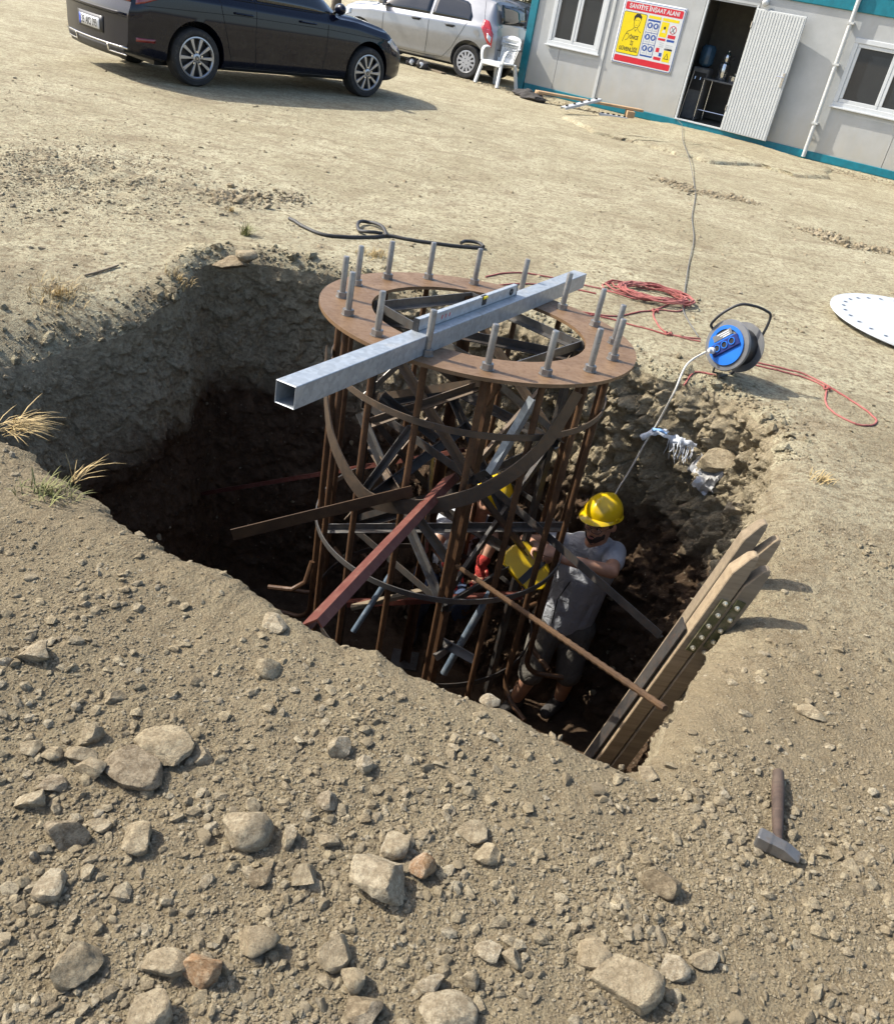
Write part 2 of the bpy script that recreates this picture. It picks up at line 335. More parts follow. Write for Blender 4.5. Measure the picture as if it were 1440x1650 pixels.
class MB:
    def __init__(s): s.v = []; s.f = []
    def add(s, vs, fs):
        k = len(s.v); s.v += [tuple(v) for v in vs]; s.f += [tuple(i + k for i in f) for f in fs]; return s
    def box(s, x0, x1, y0, y1, z0, z1):
        return s.add([(x0, y0, z0), (x1, y0, z0), (x1, y1, z0), (x0, y1, z0), (x0, y0, z1), (x1, y0, z1), (x1, y1, z1), (x0, y1, z1)],
                     [(0, 3, 2, 1), (4, 5, 6, 7), (0, 1, 5, 4), (1, 2, 6, 5), (2, 3, 7, 6), (3, 0, 4, 7)])
    def extrude(s, prof, p0, p1, up=None, cap=True, twist=0.0):
        """2-D profile (side, up) swept straight from p0 to p1"""
        p0, p1 = Vector(p0), Vector(p1); d, a, b = frame_for(p1 - p0, up); n = len(prof)
        if twist:
            q = Matrix.Rotation(twist, 3, d); a, b = q @ a, q @ b
        vs = [p + a * x + b * y for p in (p0, p1) for x, y in prof]
        fs = [(i, (i + 1) % n, n + (i + 1) % n, n + i) for i in range(n)]
        if cap: fs += [tuple(range(n - 1, -1, -1)), tuple(range(n, 2 * n))]
        return s.add(vs, fs)
    def bar(s, p0, p1, w_, h_, up=None, twist=0.0):
        return s.extrude([(-w_ / 2, -h_ / 2), (w_ / 2, -h_ / 2), (w_ / 2, h_ / 2), (-w_ / 2, h_ / 2)], p0, p1, up, True, twist)
    def angle(s, p0, p1, w_, t=0.005, up=None, twist=0.0):
        return s.extrude([(0, 0), (w_, 0), (w_, t), (t, t), (t, w_), (0, w_)], p0, p1, up, True, twist)
    def channel(s, p0, p1, w_, h_, t=0.005, up=None, twist=0.0):
        return s.extrude([(-w_ / 2, 0), (w_ / 2, 0), (w_ / 2, h_), (w_ / 2 - t, h_), (w_ / 2 - t, t), (-w_ / 2 + t, t), (-w_ / 2 + t, h_), (-w_ / 2, h_)], p0, p1, up, True, twist)
    def tube(s, pts, r, n=8, closed=False, cap=True):
        pts = [Vector(p) for p in pts]; m = len(pts); rr = r if hasattr(r, '__len__') else [r] * m
        prev = None; vs = []
        for i, p in enumerate(pts):
            if closed: t = pts[(i + 1) % m] - pts[i - 1]
            else: t = pts[min(i + 1, m - 1)] - pts[max(i - 1, 0)]
            t = t.normalized() if t.length > 1e-9 else Vector((0, 0, 1))
            if prev is None: _, a, _b = frame_for(t)
            else:
                a = prev - t * prev.dot(t); a = a.normalized() if a.length > 1e-6 else frame_for(t)[1]
            prev = a; b = t.cross(a)
            vs += [p + (a * math.cos(2 * PI * k / n) + b * math.sin(2 * PI * k / n)) * rr[i] for k in range(n)]
        fs = []
        for i in range(m if closed else m - 1):
            j = (i + 1) % m
            fs += [(i * n + k, i * n + (k + 1) % n, j * n + (k + 1) % n, j * n + k) for k in range(n)]
        if cap and not closed: fs += [tuple(range(n - 1, -1, -1)), tuple((m - 1) * n + k for k in range(n))]
        return s.add(vs, fs)
    def ribbon(s, pts, ups, w_, t):
        """flat bar following pts, its width along ups"""
        pts = [Vector(p) for p in pts]; vs = []; m = len(pts)
        for i, p in enumerate(pts):
            tg = (pts[min(i + 1, m - 1)] - pts[max(i - 1, 0)]).normalized(); u = Vector(ups[i]); u = (u - tg * u.dot(tg)).normalized(); q = tg.cross(u)
            vs += [p + u * w_ / 2 + q * t / 2, p - u * w_ / 2 + q * t / 2, p - u * w_ / 2 - q * t / 2, p + u * w_ / 2 - q * t / 2]
        fs = [(4 * i + k, 4 * i + (k + 1) % 4, 4 * i + 4 + (k + 1) % 4, 4 * i + 4 + k) for i in range(m - 1) for k in range(4)]
        return s.add(vs, fs + [(3, 2, 1, 0), tuple(4 * m - 4 + k for k in range(4))])
    def lathe(s, prof, n=24, M=None, close=False):
        """prof list of (r, z); axis z, moved by M"""
        M = M or Matrix(); vs = [M @ Vector((r * math.cos(2 * PI * k / n), r * math.sin(2 * PI * k / n), z)) for r, z in prof for k in range(n)]
        m = len(prof); fs = [(i * n + k, i * n + (k + 1) % n, ((i + 1) % m) * n + (k + 1) % n, ((i + 1) % m) * n + k) for i in range(m if close else m - 1) for k in range(n)]
        if not close: fs += [tuple(range(n - 1, -1, -1)), tuple((m - 1) * n + k for k in range(n))]
        return s.add(vs, fs)
    def disc(s, c, r, n=20, M=None):
        M = M or Matrix(); return s.add([M @ Vector((c[0] + r * math.cos(2 * PI * k / n), c[1] + r * math.sin(2 * PI * k / n), c[2])) for k in range(n)], [tuple(range(n))])
    def poly(s, pts): return s.add(pts, [tuple(range(len(pts)))])
    def mesh(s, name, smooth=False, angle=None, bevel=0.0):
        me = bpy.data.meshes.new(name); me.from_pydata(s.v, [], s.f); me.update()
        bm = bmesh.new(); bm.from_mesh(me); bmesh.ops.recalc_face_normals(bm, faces=bm.faces)
        if bevel: bmesh.ops.bevel(bm, geom=[e for e in bm.edges if len(e.link_faces) == 2 and e.calc_face_angle(0) > 0.6], offset=bevel, segments=1, affect='EDGES', clamp_overlap=True)
        bm.to_mesh(me); bm.free()
        if smooth:
            me.polygons.foreach_set('use_smooth', [True] * len(me.polygons)); me.set_sharp_from_angle(angle=angle if angle is not None else math.radians(40))
        return me
    def build(s, name, mat, parent=None, smooth=False, angle=None, bevel=0.0):
        return link(name, s.mesh(name, smooth, angle, bevel), mat, parent)
def curve_plate(name, loops, depth, res=1):
    """filled outline with holes (lists of 2-D points), extruded by depth, as a mesh lying in z"""
    cu = bpy.data.curves.new(name, 'CURVE'); cu.dimensions = '2D'; cu.fill_mode = 'BOTH'; cu.extrude = depth / 2
    for lp in loops:
        sp = cu.splines.new('POLY'); sp.points.add(len(lp) - 1); sp.use_cyclic_u = True
        for p, q in zip(sp.points, lp): p.co = (q[0], q[1], 0, 1)
    o = bpy.data.objects.new(name, cu); COL.objects.link(o)
    me = bpy.data.meshes.new_from_object(o.evaluated_get(bpy.context.evaluated_depsgraph_get()))
    bpy.data.objects.remove(o); bpy.data.curves.remove(cu); return me
def circle(cx, cy, r, n=24, a0=0.0): return [(cx + r * math.cos(a0 + 2 * PI * k / n), cy + r * math.sin(a0 + 2 * PI * k / n)) for k in range(n)]
def text_mesh(s, size, width=None, bold=0.0):
    cu = bpy.data.curves.new('lettering', 'FONT'); cu.body = s; cu.size = size; cu.align_x = 'CENTER'; cu.align_y = 'CENTER'; cu.offset = bold; cu.resolution_u = 3
    o = bpy.data.objects.new('lettering', cu); COL.objects.link(o)
    me = bpy.data.meshes.new_from_object(o.evaluated_get(bpy.context.evaluated_depsgraph_get()))
    bpy.data.objects.remove(o); bpy.data.curves.remove(cu)
    if width:
        co = np.empty(len(me.vertices) * 3, np.float32); me.vertices.foreach_get('co', co); co = co.reshape(-1, 3)
        wd = co[:, 0].max() - co[:, 0].min(); co[:, 0] = (co[:, 0] - (co[:, 0].max() + co[:, 0].min()) / 2) * width / wd
        me.vertices.foreach_set('co', co.ravel()); me.update()
    return me
def eval_mods(o):
    me = bpy.data.meshes.new_from_object(o.evaluated_get(bpy.context.evaluated_depsgraph_get())); old = o.data
    o.modifiers.clear(); o.data = me; bpy.data.meshes.remove(old); return me
def smooth_pts(pts, k=8):
    pts = [Vector(p) for p in pts]; out = []
    for i in range(len(pts) - 1):
        p0, p1, p2, p3 = pts[max(i - 1, 0)], pts[i], pts[i + 1], pts[min(i + 2, len(pts) - 1)]
        for j in range(k):
            t = j / k; out.append(0.5 * ((2 * p1) + (p2 - p0) * t + (2 * p0 - 5 * p1 + 4 * p2 - p3) * t * t + (3 * p1 - p0 - 3 * p2 + p3) * t ** 3))
    return out + [pts[-1]]

# ------------------------------------------------------------------ numpy noise
_G = np.random.RandomState(5).normal(size=(256, 3)).astype(np.float32); _G /= np.linalg.norm(_G, axis=1, keepdims=True)
_P = np.random.RandomState(6).permutation(256).astype(np.int64)
def noise3(P, scale=1.0, seed=0):
    P = np.asarray(P, np.float32) * scale + seed * 17.31
    i = np.floor(P).astype(np.int64); f = (P - i).astype(np.float32); u = f * f * f * (f * (f * 6 - 15) + 10); out = 0
    for dx in (0, 1):
        for dy in (0, 1):
            for dz in (0, 1):
                h = _P[(_P[(_P[(i[:, 0] + dx) & 255] + i[:, 1] + dy) & 255] + i[:, 2] + dz) & 255]; g = _G[h]
                d = g[:, 0] * (f[:, 0] - dx) + g[:, 1] * (f[:, 1] - dy) + g[:, 2] * (f[:, 2] - dz)
                out = out + d * (u[:, 0] if dx else 1 - u[:, 0]) * (u[:, 1] if dy else 1 - u[:, 1]) * (u[:, 2] if dz else 1 - u[:, 2])
    return out
def noise2(P, scale=1.0, seed=0):
    P = np.asarray(P, np.float32) * scale + seed * 13.7
    i = np.floor(P).astype(np.int64); f = (P - i).astype(np.float32); u = f * f * f * (f * (f * 6 - 15) + 10); out = 0
    for dx in (0, 1):
        for dy in (0, 1):
            g = _G[_P[(_P[(i[:, 0] + dx) & 255] + i[:, 1] + dy) & 255]]
            out = out + (g[:, 0] * (f[:, 0] - dx) + g[:, 1] * (f[:, 1] - dy)) * (u[:, 0] if dx else 1 - u[:, 0]) * (u[:, 1] if dy else 1 - u[:, 1])
    return out

# ================================================================== SETTING: ground with the pit
PC = np.array([-0.25, 3.4]); FLOOR = -2.32
OUT = [(.641, 1.643), (.72, 1.80), (.794, 1.961), (.851, 2.088), (1.004, 2.386), (1.10, 2.70), (1.212, 3.022), (1.314, 3.314), (1.44, 3.65), (1.511, 3.90), (1.535, 4.09),
       (1.43, 4.35), (1.283, 4.53), (1.081, 4.56), (.878, 4.66), (.4, 4.86), (-.1, 5.02), (-.5, 5.10), (-.94, 5.17), (-1.35, 5.14), (-1.52, 5.08), (-1.69, 4.95), (-1.70, 4.66),
       (-1.66, 4.45), (-1.752, 4.157), (-1.93, 3.96), (-2.067, 3.748), (-2.13, 3.512), (-2.17, 3.2), (-2.05, 2.85), (-1.85, 2.69), (-1.636, 2.60), (-1.482, 2.56), (-1.394, 2.481),
       (-1.257, 2.401), (-1.117, 2.328), (-.963, 2.208), (-.797, 2.14), (-.625, 2.095), (-.463, 2.002), (-.334, 1.937), (-.216, 1.901), (-.123, 1.887), (-.023, 1.821), (.112, 1.795),
       (.229, 1.753), (.384, 1.70), (.50, 1.651), (.60, 1.625)]
_o = np.array(OUT) - PC; _oa = np.unwrap(np.arctan2(_o[:, 1], _o[:, 0])); _or = np.hypot(_o[:, 0], _o[:, 1])
if _oa[0] > 0: _oa -= 2 * PI
_oa3 = np.concatenate([_oa - 2 * PI, _oa, _oa + 2 * PI]); _or3 = np.tile(_or, 3)
def rim_r(phi):
    phi = np.atleast_1d(np.asarray(phi, np.float64))
    r = np.interp(phi, _oa3, _or3)
    q = np.stack([np.cos(phi), np.sin(phi)], -1)
    return r + 0.035 * noise2(q, 9.0, 3) + 0.022 * noise2(q, 26.0, 4) + 0.010 * noise2(q, 70.0, 8)
def ang_w(phi, c, wd):
    d = (np.asarray(phi) - c + PI) % (2 * PI) - PI; return np.exp(-(d / wd) ** 2)
def gz(xy, d=None):
    """height of the ground sheet at plan positions"""
    xy = np.asarray(xy, np.float32).reshape(-1, 2); rel = xy - PC; rr = np.hypot(rel[:, 0], rel[:, 1]); phi = np.arctan2(rel[:, 1], rel[:, 0])
    if d is None: d = np.maximum(rr - rim_r(phi), 0)
    near = np.clip((9.0 - xy[:, 1]) / 5.0, 0.12, 1.0)
    fore = np.clip((3.2 - xy[:, 1]) / 1.2, 0.0, 1.0)
    z = (0.045 * noise2(xy, 0.8, 1) + 0.022 * noise2(xy, 2.6, 2)) * near
    z += (0.011 * noise2(xy, 9.0, 5) + 0.006 * noise2(xy, 24.0, 6)) * (0.55 + 0.45 * fore) * np.clip(near, .3, 1)
    z += 0.004 * noise2(xy, 60.0, 7) * np.clip((5.5 - xy[:, 1]) / 1.5, 0.0, 1.0)
    # ruts of loose soil on the parking side
    z += 0.05 * np.exp(-(((xy[:, 0] + 3.0) / 1.1) ** 2 + ((xy[:, 1] - 6.2) / 0.8) ** 2)) * (0.6 + noise2(xy, 6.0, 9))
    drop = 0.05 + 0.05 * ang_w(phi, -0.6, 0.5) + 0.20 * ang_w(phi, 2.9, 0.35); wid = 0.05 + 0.07 * ang_w(phi, -0.5, 0.5) + 0.20 * ang_w(phi, 2.9, 0.45)
    z -= drop * np.exp(-d / wid)
    z += 0.03 * np.exp(-((d - 0.12) / 0.10) ** 2) * ang_w(phi, 2.2, 0.45)
    return z
def gh(x, y): return float(gz([(x, y)])[0])
def ground(px, py):
    P = at_z(px, py, 0)
    for _ in range(4): P = at_z(px, py, gh(P.x, P.y))
    return P
# angles: dense towards the camera
ka = np.concatenate([np.linspace(-1.0 * PI - 0.12, 0.12, 980, endpoint=False), np.linspace(0.12, PI - 0.12, 470, endpoint=False)])
NA = len(ka); RIM = rim_r(ka); ca, sa = np.cos(ka), np.sin(ka)
inset = 0.14 + 0.42 * ang_w(ka, PI, 0.55) + 0.10 * ang_w(ka, 2.2, 0.4) + 0.32 * ang_w(ka, 1.0, 0.75)
RF = RIM - inset
def rows_to_mesh(name, rows):
    V = np.concatenate(rows); m = len(rows); i = np.arange(m - 1)[:, None] * NA; k = np.arange(NA)[None, :]; k2 = (k + 1) % NA
    Fc = np.stack([i + k, i + k2, i + NA + k2, i + NA + k], -1).reshape(-1, 4)
    return np_mesh(name, V, Fc), V, Fc
# floor
rows = []
for s_ in np.linspace(0.0, 1.0, 16):
    r = np.maximum(RF * s_, 0.002); P = np.stack([PC[0] + ca * r, PC[1] + sa * r, np.full(NA, FLOOR)], -1)
    P[:, 2] += (0.05 * noise2(P[:, :2], 4.0, 21) + 0.02 * noise2(P[:, :2], 14.0, 22)) * (1 - s_ ** 4); rows.append(P)
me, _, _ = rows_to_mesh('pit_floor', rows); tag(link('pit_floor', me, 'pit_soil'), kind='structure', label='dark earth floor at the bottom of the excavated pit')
# wall
z_rim = gz(np.stack([PC[0] + ca * RIM, PC[1] + sa * RIM], -1), np.zeros(NA)); rows = []; NWR = 165
for t in np.linspace(1.0, 0.0, NWR) ** 1.35:
    p = 1.2 - 0.55 * ang_w(ka, PI, 0.6) - 0.45 * ang_w(ka, 1.0, 0.8)
    r = RIM - inset * t ** p; z = z_rim * (1 - t) + FLOOR * t
    P = np.stack([PC[0] + ca * r, PC[1] + sa * r, z], -1)
    rough = 0.68 + 0.55 * np.clip(ang_w(ka, 0.75, 0.75), 0, 1)
    n1 = noise3(P, 2.2, 31); n2 = noise3(P, 5.5, 32); n3 = noise3(P, 14.0, 33); n4 = noise3(P, 34.0, 34); n5 = noise3(P, 70.0, 35)
    lf = ang_w(ka, 2.7, 0.75)
    clod = (1 - 0.7 * lf) * (0.06 - np.abs(n2) * 0.17 - np.abs(n3) * 0.12) - np.abs(n4) * 0.06 + 0.016 * n5 + lf * (0.05 * n3 + 0.03 * noise3(P * np.array([1, 1, .35]), 22.0, 36))
    dsp = (0.10 * n1 + clod + 0.022 * n4) * rough * min(1, t / 0.05) * min(1, (1 - t) / 0.05)
    dsp += 0.10 * np.clip((t - 0.34) / 0.05, 0, 1) * np.clip((1 - t) / 0.1, 0, 1) * ang_w(ka, 2.75, 0.5)       # undercut below the grey layer
    P[:, 0] += ca * dsp; P[:, 1] += sa * dsp; P[:, 2] += 0.05 * n3 * min(1, t / 0.08) * min(1, (1 - t) / 0.08); rows.append(P)
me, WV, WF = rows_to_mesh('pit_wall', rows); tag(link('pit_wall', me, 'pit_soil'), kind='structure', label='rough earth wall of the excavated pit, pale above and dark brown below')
WALL = BVHTree.FromPolygons(WV.tolist(), WF.tolist())
def wall_hit(px, py, off=0.0):
    d = Vector(ray(px, py)).normalized(); h, n_, i, ds = WALL.ray_cast(Vector(CO) + d * 2.2, d)
    if h is None: return at_z(px, py, -0.3)
    return h - d * off
# ground
offs = list(np.arange(0, 2.3, 0.0165)); st = 0.0165
while offs[-1] < 420: st *= 1.055 if offs[-1] < 14 else 1.13; offs.append(offs[-1] + st)
rows = []
for d in offs:
    r = RIM + d; P = np.stack([PC[0] + ca * r, PC[1] + sa * r, np.zeros(NA)], -1)
    P[:, 2] = gz(P[:, :2], np.full(NA, d)); rows.append(P)
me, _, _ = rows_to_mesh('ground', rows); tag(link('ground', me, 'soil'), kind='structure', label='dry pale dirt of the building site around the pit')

# ------------------------------------------------------------------ gravel (uncountable) as real pebbles
def pebble_template(seed):
    bm = bmesh.new(); bmesh.ops.create_icosphere(bm, subdivisions=1, radius=1.0); r_ = np.random.RandomState(seed)
    V = np.array([v.co[:] for v in bm.verts]); Fc = np.array([[v.index for v in f.verts] for f in bm.faces]); bm.free()
    for _ in range(3):
        n_ = r_.normal(size=3); n_ /= np.linalg.norm(n_); k = 0.45 + 0.3 * r_.rand(); d = V @ n_; V -= np.maximum(d - k, 0)[:, None] * n_
    V *= 1 + 0.22 * (r_.rand(len(V), 1) - 0.5); return V, Fc
TEMPL = [pebble_template(s) for s in range(8)]
def pebbles(name, pos, size, mat, sink=0.25, flat=0.65):
    N = len(pos); q = RS.normal(size=(N, 4)); q /= np.linalg.norm(q, axis=1, keepdims=True); a, b, c, d = q.T
    Rm = np.stack([1 - 2 * (c * c + d * d), 2 * (b * c - d * a), 2 * (b * d + c * a), 2 * (b * c + d * a), 1 - 2 * (b * b + d * d), 2 * (c * d - b * a), 2 * (b * d - c * a), 2 * (c * d + b * a), 1 - 2 * (b * b + c * c)], -1).reshape(N, 3, 3)
    an = np.stack([0.8 + 0.6 * RS.rand(N), 0.7 + 0.4 * RS.rand(N), 0.45 + 0.45 * RS.rand(N)], -1); ty = RS.randint(0, len(TEMPL), N); Vs = []; Fs = []; base = 0
    for k, (V, Fc) in enumerate(TEMPL):
        ii = np.where(ty == k)[0]
        P = np.einsum('nij,nvj->nvi', Rm[ii], V[None] * an[ii][:, None]); P[..., 2] *= flat; P = P * size[ii][:, None, None] + pos[ii][:, None]; P[..., 2] += (size[ii] * (flat * 0.6 - sink))[:, None]
        Vs.append(P.reshape(-1, 3)); Fs.append((Fc[None] + (np.arange(len(ii)) * len(V))[:, None, None]).reshape(-1, 3) + base); base += len(ii) * len(V)
    return link(name, np_mesh(name, np.concatenate(Vs), np.concatenate(Fs), False), mat)
def project(P):
    d = P - CO; zz = d @ _f; return IMW / 2 + FPX * (d @ CR) / zz, IMH / 2 - FPX * (d @ CU) / zz
def scatter(n, x0, x1, y0, y1, dens, margin=60):
    xy = np.stack([RS.uniform(x0, x1, n), RS.uniform(y0, y1, n)], -1)
    rel = xy - PC; d = np.hypot(rel[:, 0], rel[:, 1]) - rim_r(np.arctan2(rel[:, 1], rel[:, 0])); px, py = project(np.concatenate([xy, np.zeros((n, 1))], 1))
    keep = (d > 0.012) & (px > -margin) & (px < IMW + margin) & (py < IMH + margin) & (RS.rand(n) < dens(xy, d)); xy = xy[keep]
    return np.concatenate([xy, gz(xy)[:, None]], 1)
def fore_density(xy, d):
    m = 0.5 + 0.9 * noise2(xy, 2.2, 41) + 0.5 * noise2(xy, 6.0, 42); m = np.clip(m, 0.10, 1.0)
    lower = np.clip((2.1 - xy[:, 1]) / 0.9, 0.25, 1.0); right = np.where((xy[:, 0] > 0.75) & (xy[:, 1] > 1.75), 0.6, 1.0)
    return m * lower * right * np.clip(d / 0.2, 0.35, 1)
P = scatter(430000, -2.2, 2.0, 0.55, 3.1, fore_density)
S_ = np.minimum(0.0025 * np.maximum(RS.rand(len(P)), 1e-4) ** -0.40, 0.020)
tag(pebbles('gravel', P, S_, 'gravel'), 'loose pale gravel spread over the foreground dirt', None, None, 'stuff')
P = scatter(110000, -6.0, 6.0, 3.0, 13.0, lambda xy, d: np.clip(0.16 + 0.75 * noise2(xy, 1.1, 44) + 0.4 * noise2(xy, 4.0, 45), 0.02, 1) * np.clip((13.5 - xy[:, 1]) / 9, 0.15, 1))
S_ = np.minimum(0.0038 * np.maximum(RS.rand(len(P)), 1e-4) ** -0.38, 0.024)
tag(pebbles('dirt_crumbs', P, S_, 'gravel'), 'small dirt clods scattered on the hard ground behind the pit', None, None, 'stuff')

P = scatter(60000, -4.6, -1.4, 4.6, 8.2, lambda xy, d: np.exp(-(((xy[:, 0] + 3.1) / .75) ** 2 + ((xy[:, 1] - 6.1) / .75) ** 2)) * np.clip(.5 + 1.2 * noise2(xy, 3.0, 47), 0, 1))
tag(pebbles('loose_soil_heap', P, np.minimum(0.0048 * np.maximum(RS.rand(len(P)), 1e-4) ** -0.36, 0.022), 'gravel', .2), 'low heap of loose grey soil beyond the left end of the pit', None, None, 'stuff')

def rut(p0, p1, wd, n, name, label):
    a, b = ground(*p0), ground(*p1); t = RS.rand(n); xy = np.stack([a.x + (b.x - a.x) * t, a.y + (b.y - a.y) * t], -1) + RS.normal(0, wd, (n, 2)) + (.12 * np.sin(t * 9))[:, None]
    tag(pebbles(name, np.concatenate([xy, gz(xy)[:, None]], 1), np.minimum(.008 * np.maximum(RS.rand(n), 1e-3) ** -.36, .04), 'gravel', .2, .8), label, None, None, 'stuff')
rut((1055, 290), (1195, 325), .10, 900, 'rut_clods', 'ridge of dark clods crossing under the power cable'); rut((1290, 370), (1440, 412), .09, 900, 'rut_clods', 'ridge of dark clods at the right edge above the drilled plate'); rut((330, 318), (450, 318), .10, 600, 'rut_clods', 'low ridge of grey clods above the hose end')

# ================================================================== ANCHOR CAGE
RR = 0.75
RP = np.array([-0.0289, 5.2203, -1.7705]) * RR + CO                  # centre of the flange (top face)
RN = Vector((0.0083, 0.042, 1.0)).normalized(); RE1 = Vector((1, 0, -0.0083)).normalized(); RE2 = RN.cross(RE1)
RM = Matrix(((RE1.x, RE2.x, RN.x, RP[0]), (RE1.y, RE2.y, RN.y, RP[1]), (RE1.z, RE2.z, RN.z, RP[2]), (0, 0, 0, 1)))
cage = empty('anchor_cage', (RP[0], RP[1], FLOOR), None, 'round rusty steel anchor bolt cage with flange ring standing in the pit', 'anchor cage')
CI = Matrix.Translation((-RP[0], -RP[1], -FLOOR))                     # world -> cage
def cpart(name, mb, mat, smooth=False, parent=None, label=None, bevel=0.0):
    me = mb.mesh(name, smooth, None, bevel) if isinstance(mb, MB) else mb
    me.transform(CI); o = link(name, me, mat, parent or cage)
    if label: o['label'] = label
    return o
def cyl_hit(px, py, r, front=True):
    d = ray(px, py); ox, oy = -RP[0], -RP[1]; a = d[0] ** 2 + d[1] ** 2; b = 2 * (ox * d[0] + oy * d[1]); c = ox * ox + oy * oy - r * r
    disc = b * b - 4 * a * c
    t = (-b + (-1 if front else 1) * math.sqrt(max(disc, 0))) / (2 * a); return Vector(CO + d * t)
RB = 0.867 * RR; A0 = 0.1065; PT = 0.016
loops = [circle(0, 0, RR, 128), circle(0, 0, 0.68 * RR, 96)] + [circle(RB * math.cos(A0 + k * PI / 8), RB * math.sin(A0 + k * PI / 8), 0.0165, 14) for k in range(16)]
me = curve_plate('flange_plate', loops, PT); me.transform(RM @ Matrix.Translation((0, 0, -PT / 2))); cpart('flange_plate', me, 'rust_plate', label='flat rusty ring plate on top of the cage')
BH = 0.247 * RR + 0.005
def hexprof(r): return [(r * math.cos(k * PI / 3), r * math.sin(k * PI / 3)) for k in range(6)]
for k in range(16):
    a = A0 + k * PI / 8; top = RM @ Vector((RB * math.cos(a), RB * math.sin(a), BH)); plate = RM @ Vector((RB * math.cos(a), RB * math.sin(a), 0))
    zb = -1.62 + 0.05 * math.sin(k * 2.3); hk = a + (0.35 if k % 2 else -0.25)
    if k in (14, 0): hk = -1.0
    dn = Vector((math.cos(hk), math.sin(hk), 0)); pts = [Vector((plate.x, plate.y, z)) for z in (plate.z - PT - .001, -0.5, -1.0, zb + 0.10)]
    for q in range(1, 7):
        b = q / 6 * PI * 0.5; pts.append(Vector((plate.x, plate.y, zb + 0.10)) + dn * (0.10 * (1 - math.cos(b))) + Vector((0, 0, -0.10 * math.sin(b))))
    pts.append(pts[-1] + dn * 0.13)
    rod = cpart('anchor_rod', MB().tube(pts, 0.0155, 10), 'rust_rod', True)
    st_ = cpart('threaded_stud', MB().tube([plate + RN * -0.004, top - RN * 0.006, top], [0.0145, 0.0145, 0.0125], 12), 'stud_steel', True, rod)
    nu = MB(); nu.extrude(hexprof(0.0265), plate + RN * 0.004, plate + RN * 0.027, twist=rnd.random()); nu.lathe([(0.029, 0.0005), (0.029, 0.0038)], 18, RM @ Matrix.Translation((RB * math.cos(a), RB * math.sin(a), 0)))
    cpart('nut', nu, 'stud_steel', False, rod)
    # tack nut under the plate
    nu = MB(); nu.extrude(hexprof(0.0265), plate - RN * (PT + 0.001), plate - RN * (PT + 0.024), twist=rnd.random()); cpart('lower_nut', nu, 'rust_rod', False, rod)
# hoops
def hoop(z, r, a0, a1, w_, t, mat, name='hoop', n=64):
    pts = [Vector((RP[0] + r * math.cos(a0 + (a1 - a0) * k / n), RP[1] + r * math.sin(a0 + (a1 - a0) * k / n), z)) for k in range(n + 1)]
    return cpart(name, MB().ribbon(pts, [(0, 0, 1)] * (n + 1), w_, t), mat, True)
hoop(0.03, RB + 0.020, -PI - 0.1, 0.35, 0.03, 0.006, 'hoop_steel')
hoop(-0.86, RB + 0.020, 0, 2 * PI, 0.03, 0.006, 'grey_steel')
hoop(-1.45, RB - 0.022, 0, 2 * PI, 0.03, 0.006, 'dark_steel')
arc = [(526, 560), (524, 600), (526, 650), (533, 700), (550, 745), (571, 780), (594, 803), (630, 815), (690, 816), (735, 806), (769, 795), (810, 773), (848, 745), (880, 712), (905, 675), (930, 632)]
ap = smooth_pts([cyl_hit(x, y, RB + 0.045) for x, y in arc], 5)
cpart('slanted_hoop', MB().ribbon(ap, [Vector((p.x - RP[0], p.y - RP[1], 0)).cross(Vector((p.y - RP[1], -(p.x - RP[0]), 0))) + Vector((0, 0, 1)) for p in ap], 0.072, 0.007), 'hoop_steel', True, label='wide flat bar bent round the front of the cage')
# four corner posts of angle iron, square frames and crossed braces
sq = [math.radians(a) for a in (172, 98, 8, -78)]; rq = 0.505
corner = [Vector((RP[0] + rq * math.cos(a), RP[1] + rq * math.sin(a), 0)) for a in sq]
for i, c in enumerate(corner):
    inn = Vector((RP[0], RP[1], 0)) - c
    cpart('corner_post', MB().angle(c + Vector((0, 0, FLOOR + 0.02)), c + Vector((0, 0, 0.25)), 0.05, 0.006, up=inn, twist=-PI / 4), 'rust_rod' if i % 2 else 'dark_steel')
    f = MB(); f.box(c.x - 0.09, c.x + 0.09, c.y - 0.09, c.y + 0.09, FLOOR + 0.008, FLOOR + 0.02); cpart('foot_plate', f, 'grey_steel')
    # gusset under the flange
    o_ = Vector((math.cos(sq[i]), math.sin(sq[i]), 0)); g = MB(); p0 = c + Vector((0, 0, 0.262))
    nrm = Vector((-o_.y, o_.x, 0)) * 0.004; tri = [p0, p0 + o_ * 0.17, p0 - Vector((0, 0, 0.17))]
    g.add([t + nrm for t in tri] + [t - nrm for t in tri], [(0, 1, 2), (5, 4, 3), (0, 3, 4, 1), (1, 4, 5, 2), (2, 5, 3, 0)]); cpart('gusset', g, 'rust_rod')
for z, mt in ((0.225, 'grey_steel'), (-0.30, 'dark_steel'), (-1.05, 'dark_steel')):
    for i in range(4):
        a, b = corner[i], corner[(i + 1) % 4]; d = (b - a).normalized() * 0.02
        cpart('frame_bar', MB().angle(a + Vector((0, 0, z)) - d, b + Vector((0, 0, z)) + d, 0.042, 0.005), mt)
for i in range(4):
    a, b = corner[i], corner[(i + 1) % 4]; off = (Vector((RP[0], RP[1], 0)) - (a + b) / 2).normalized() * 0.012
    for k, (z0, z1) in enumerate(((0.19, -0.27), (-0.33, -1.02))):
        cpart('cross_brace', MB().angle(a + off + Vector((0, 0, z0)), b + off + Vector((0, 0, z1)), 0.036, 0.005), 'dark_steel' if k else 'hoop_steel')
        cpart('cross_brace', MB().angle(b - off + Vector((0, 0, z0)), a - off + Vector((0, 0, z1)), 0.036, 0.005), 'hoop_steel' if (i + k) % 2 else 'grey_steel')
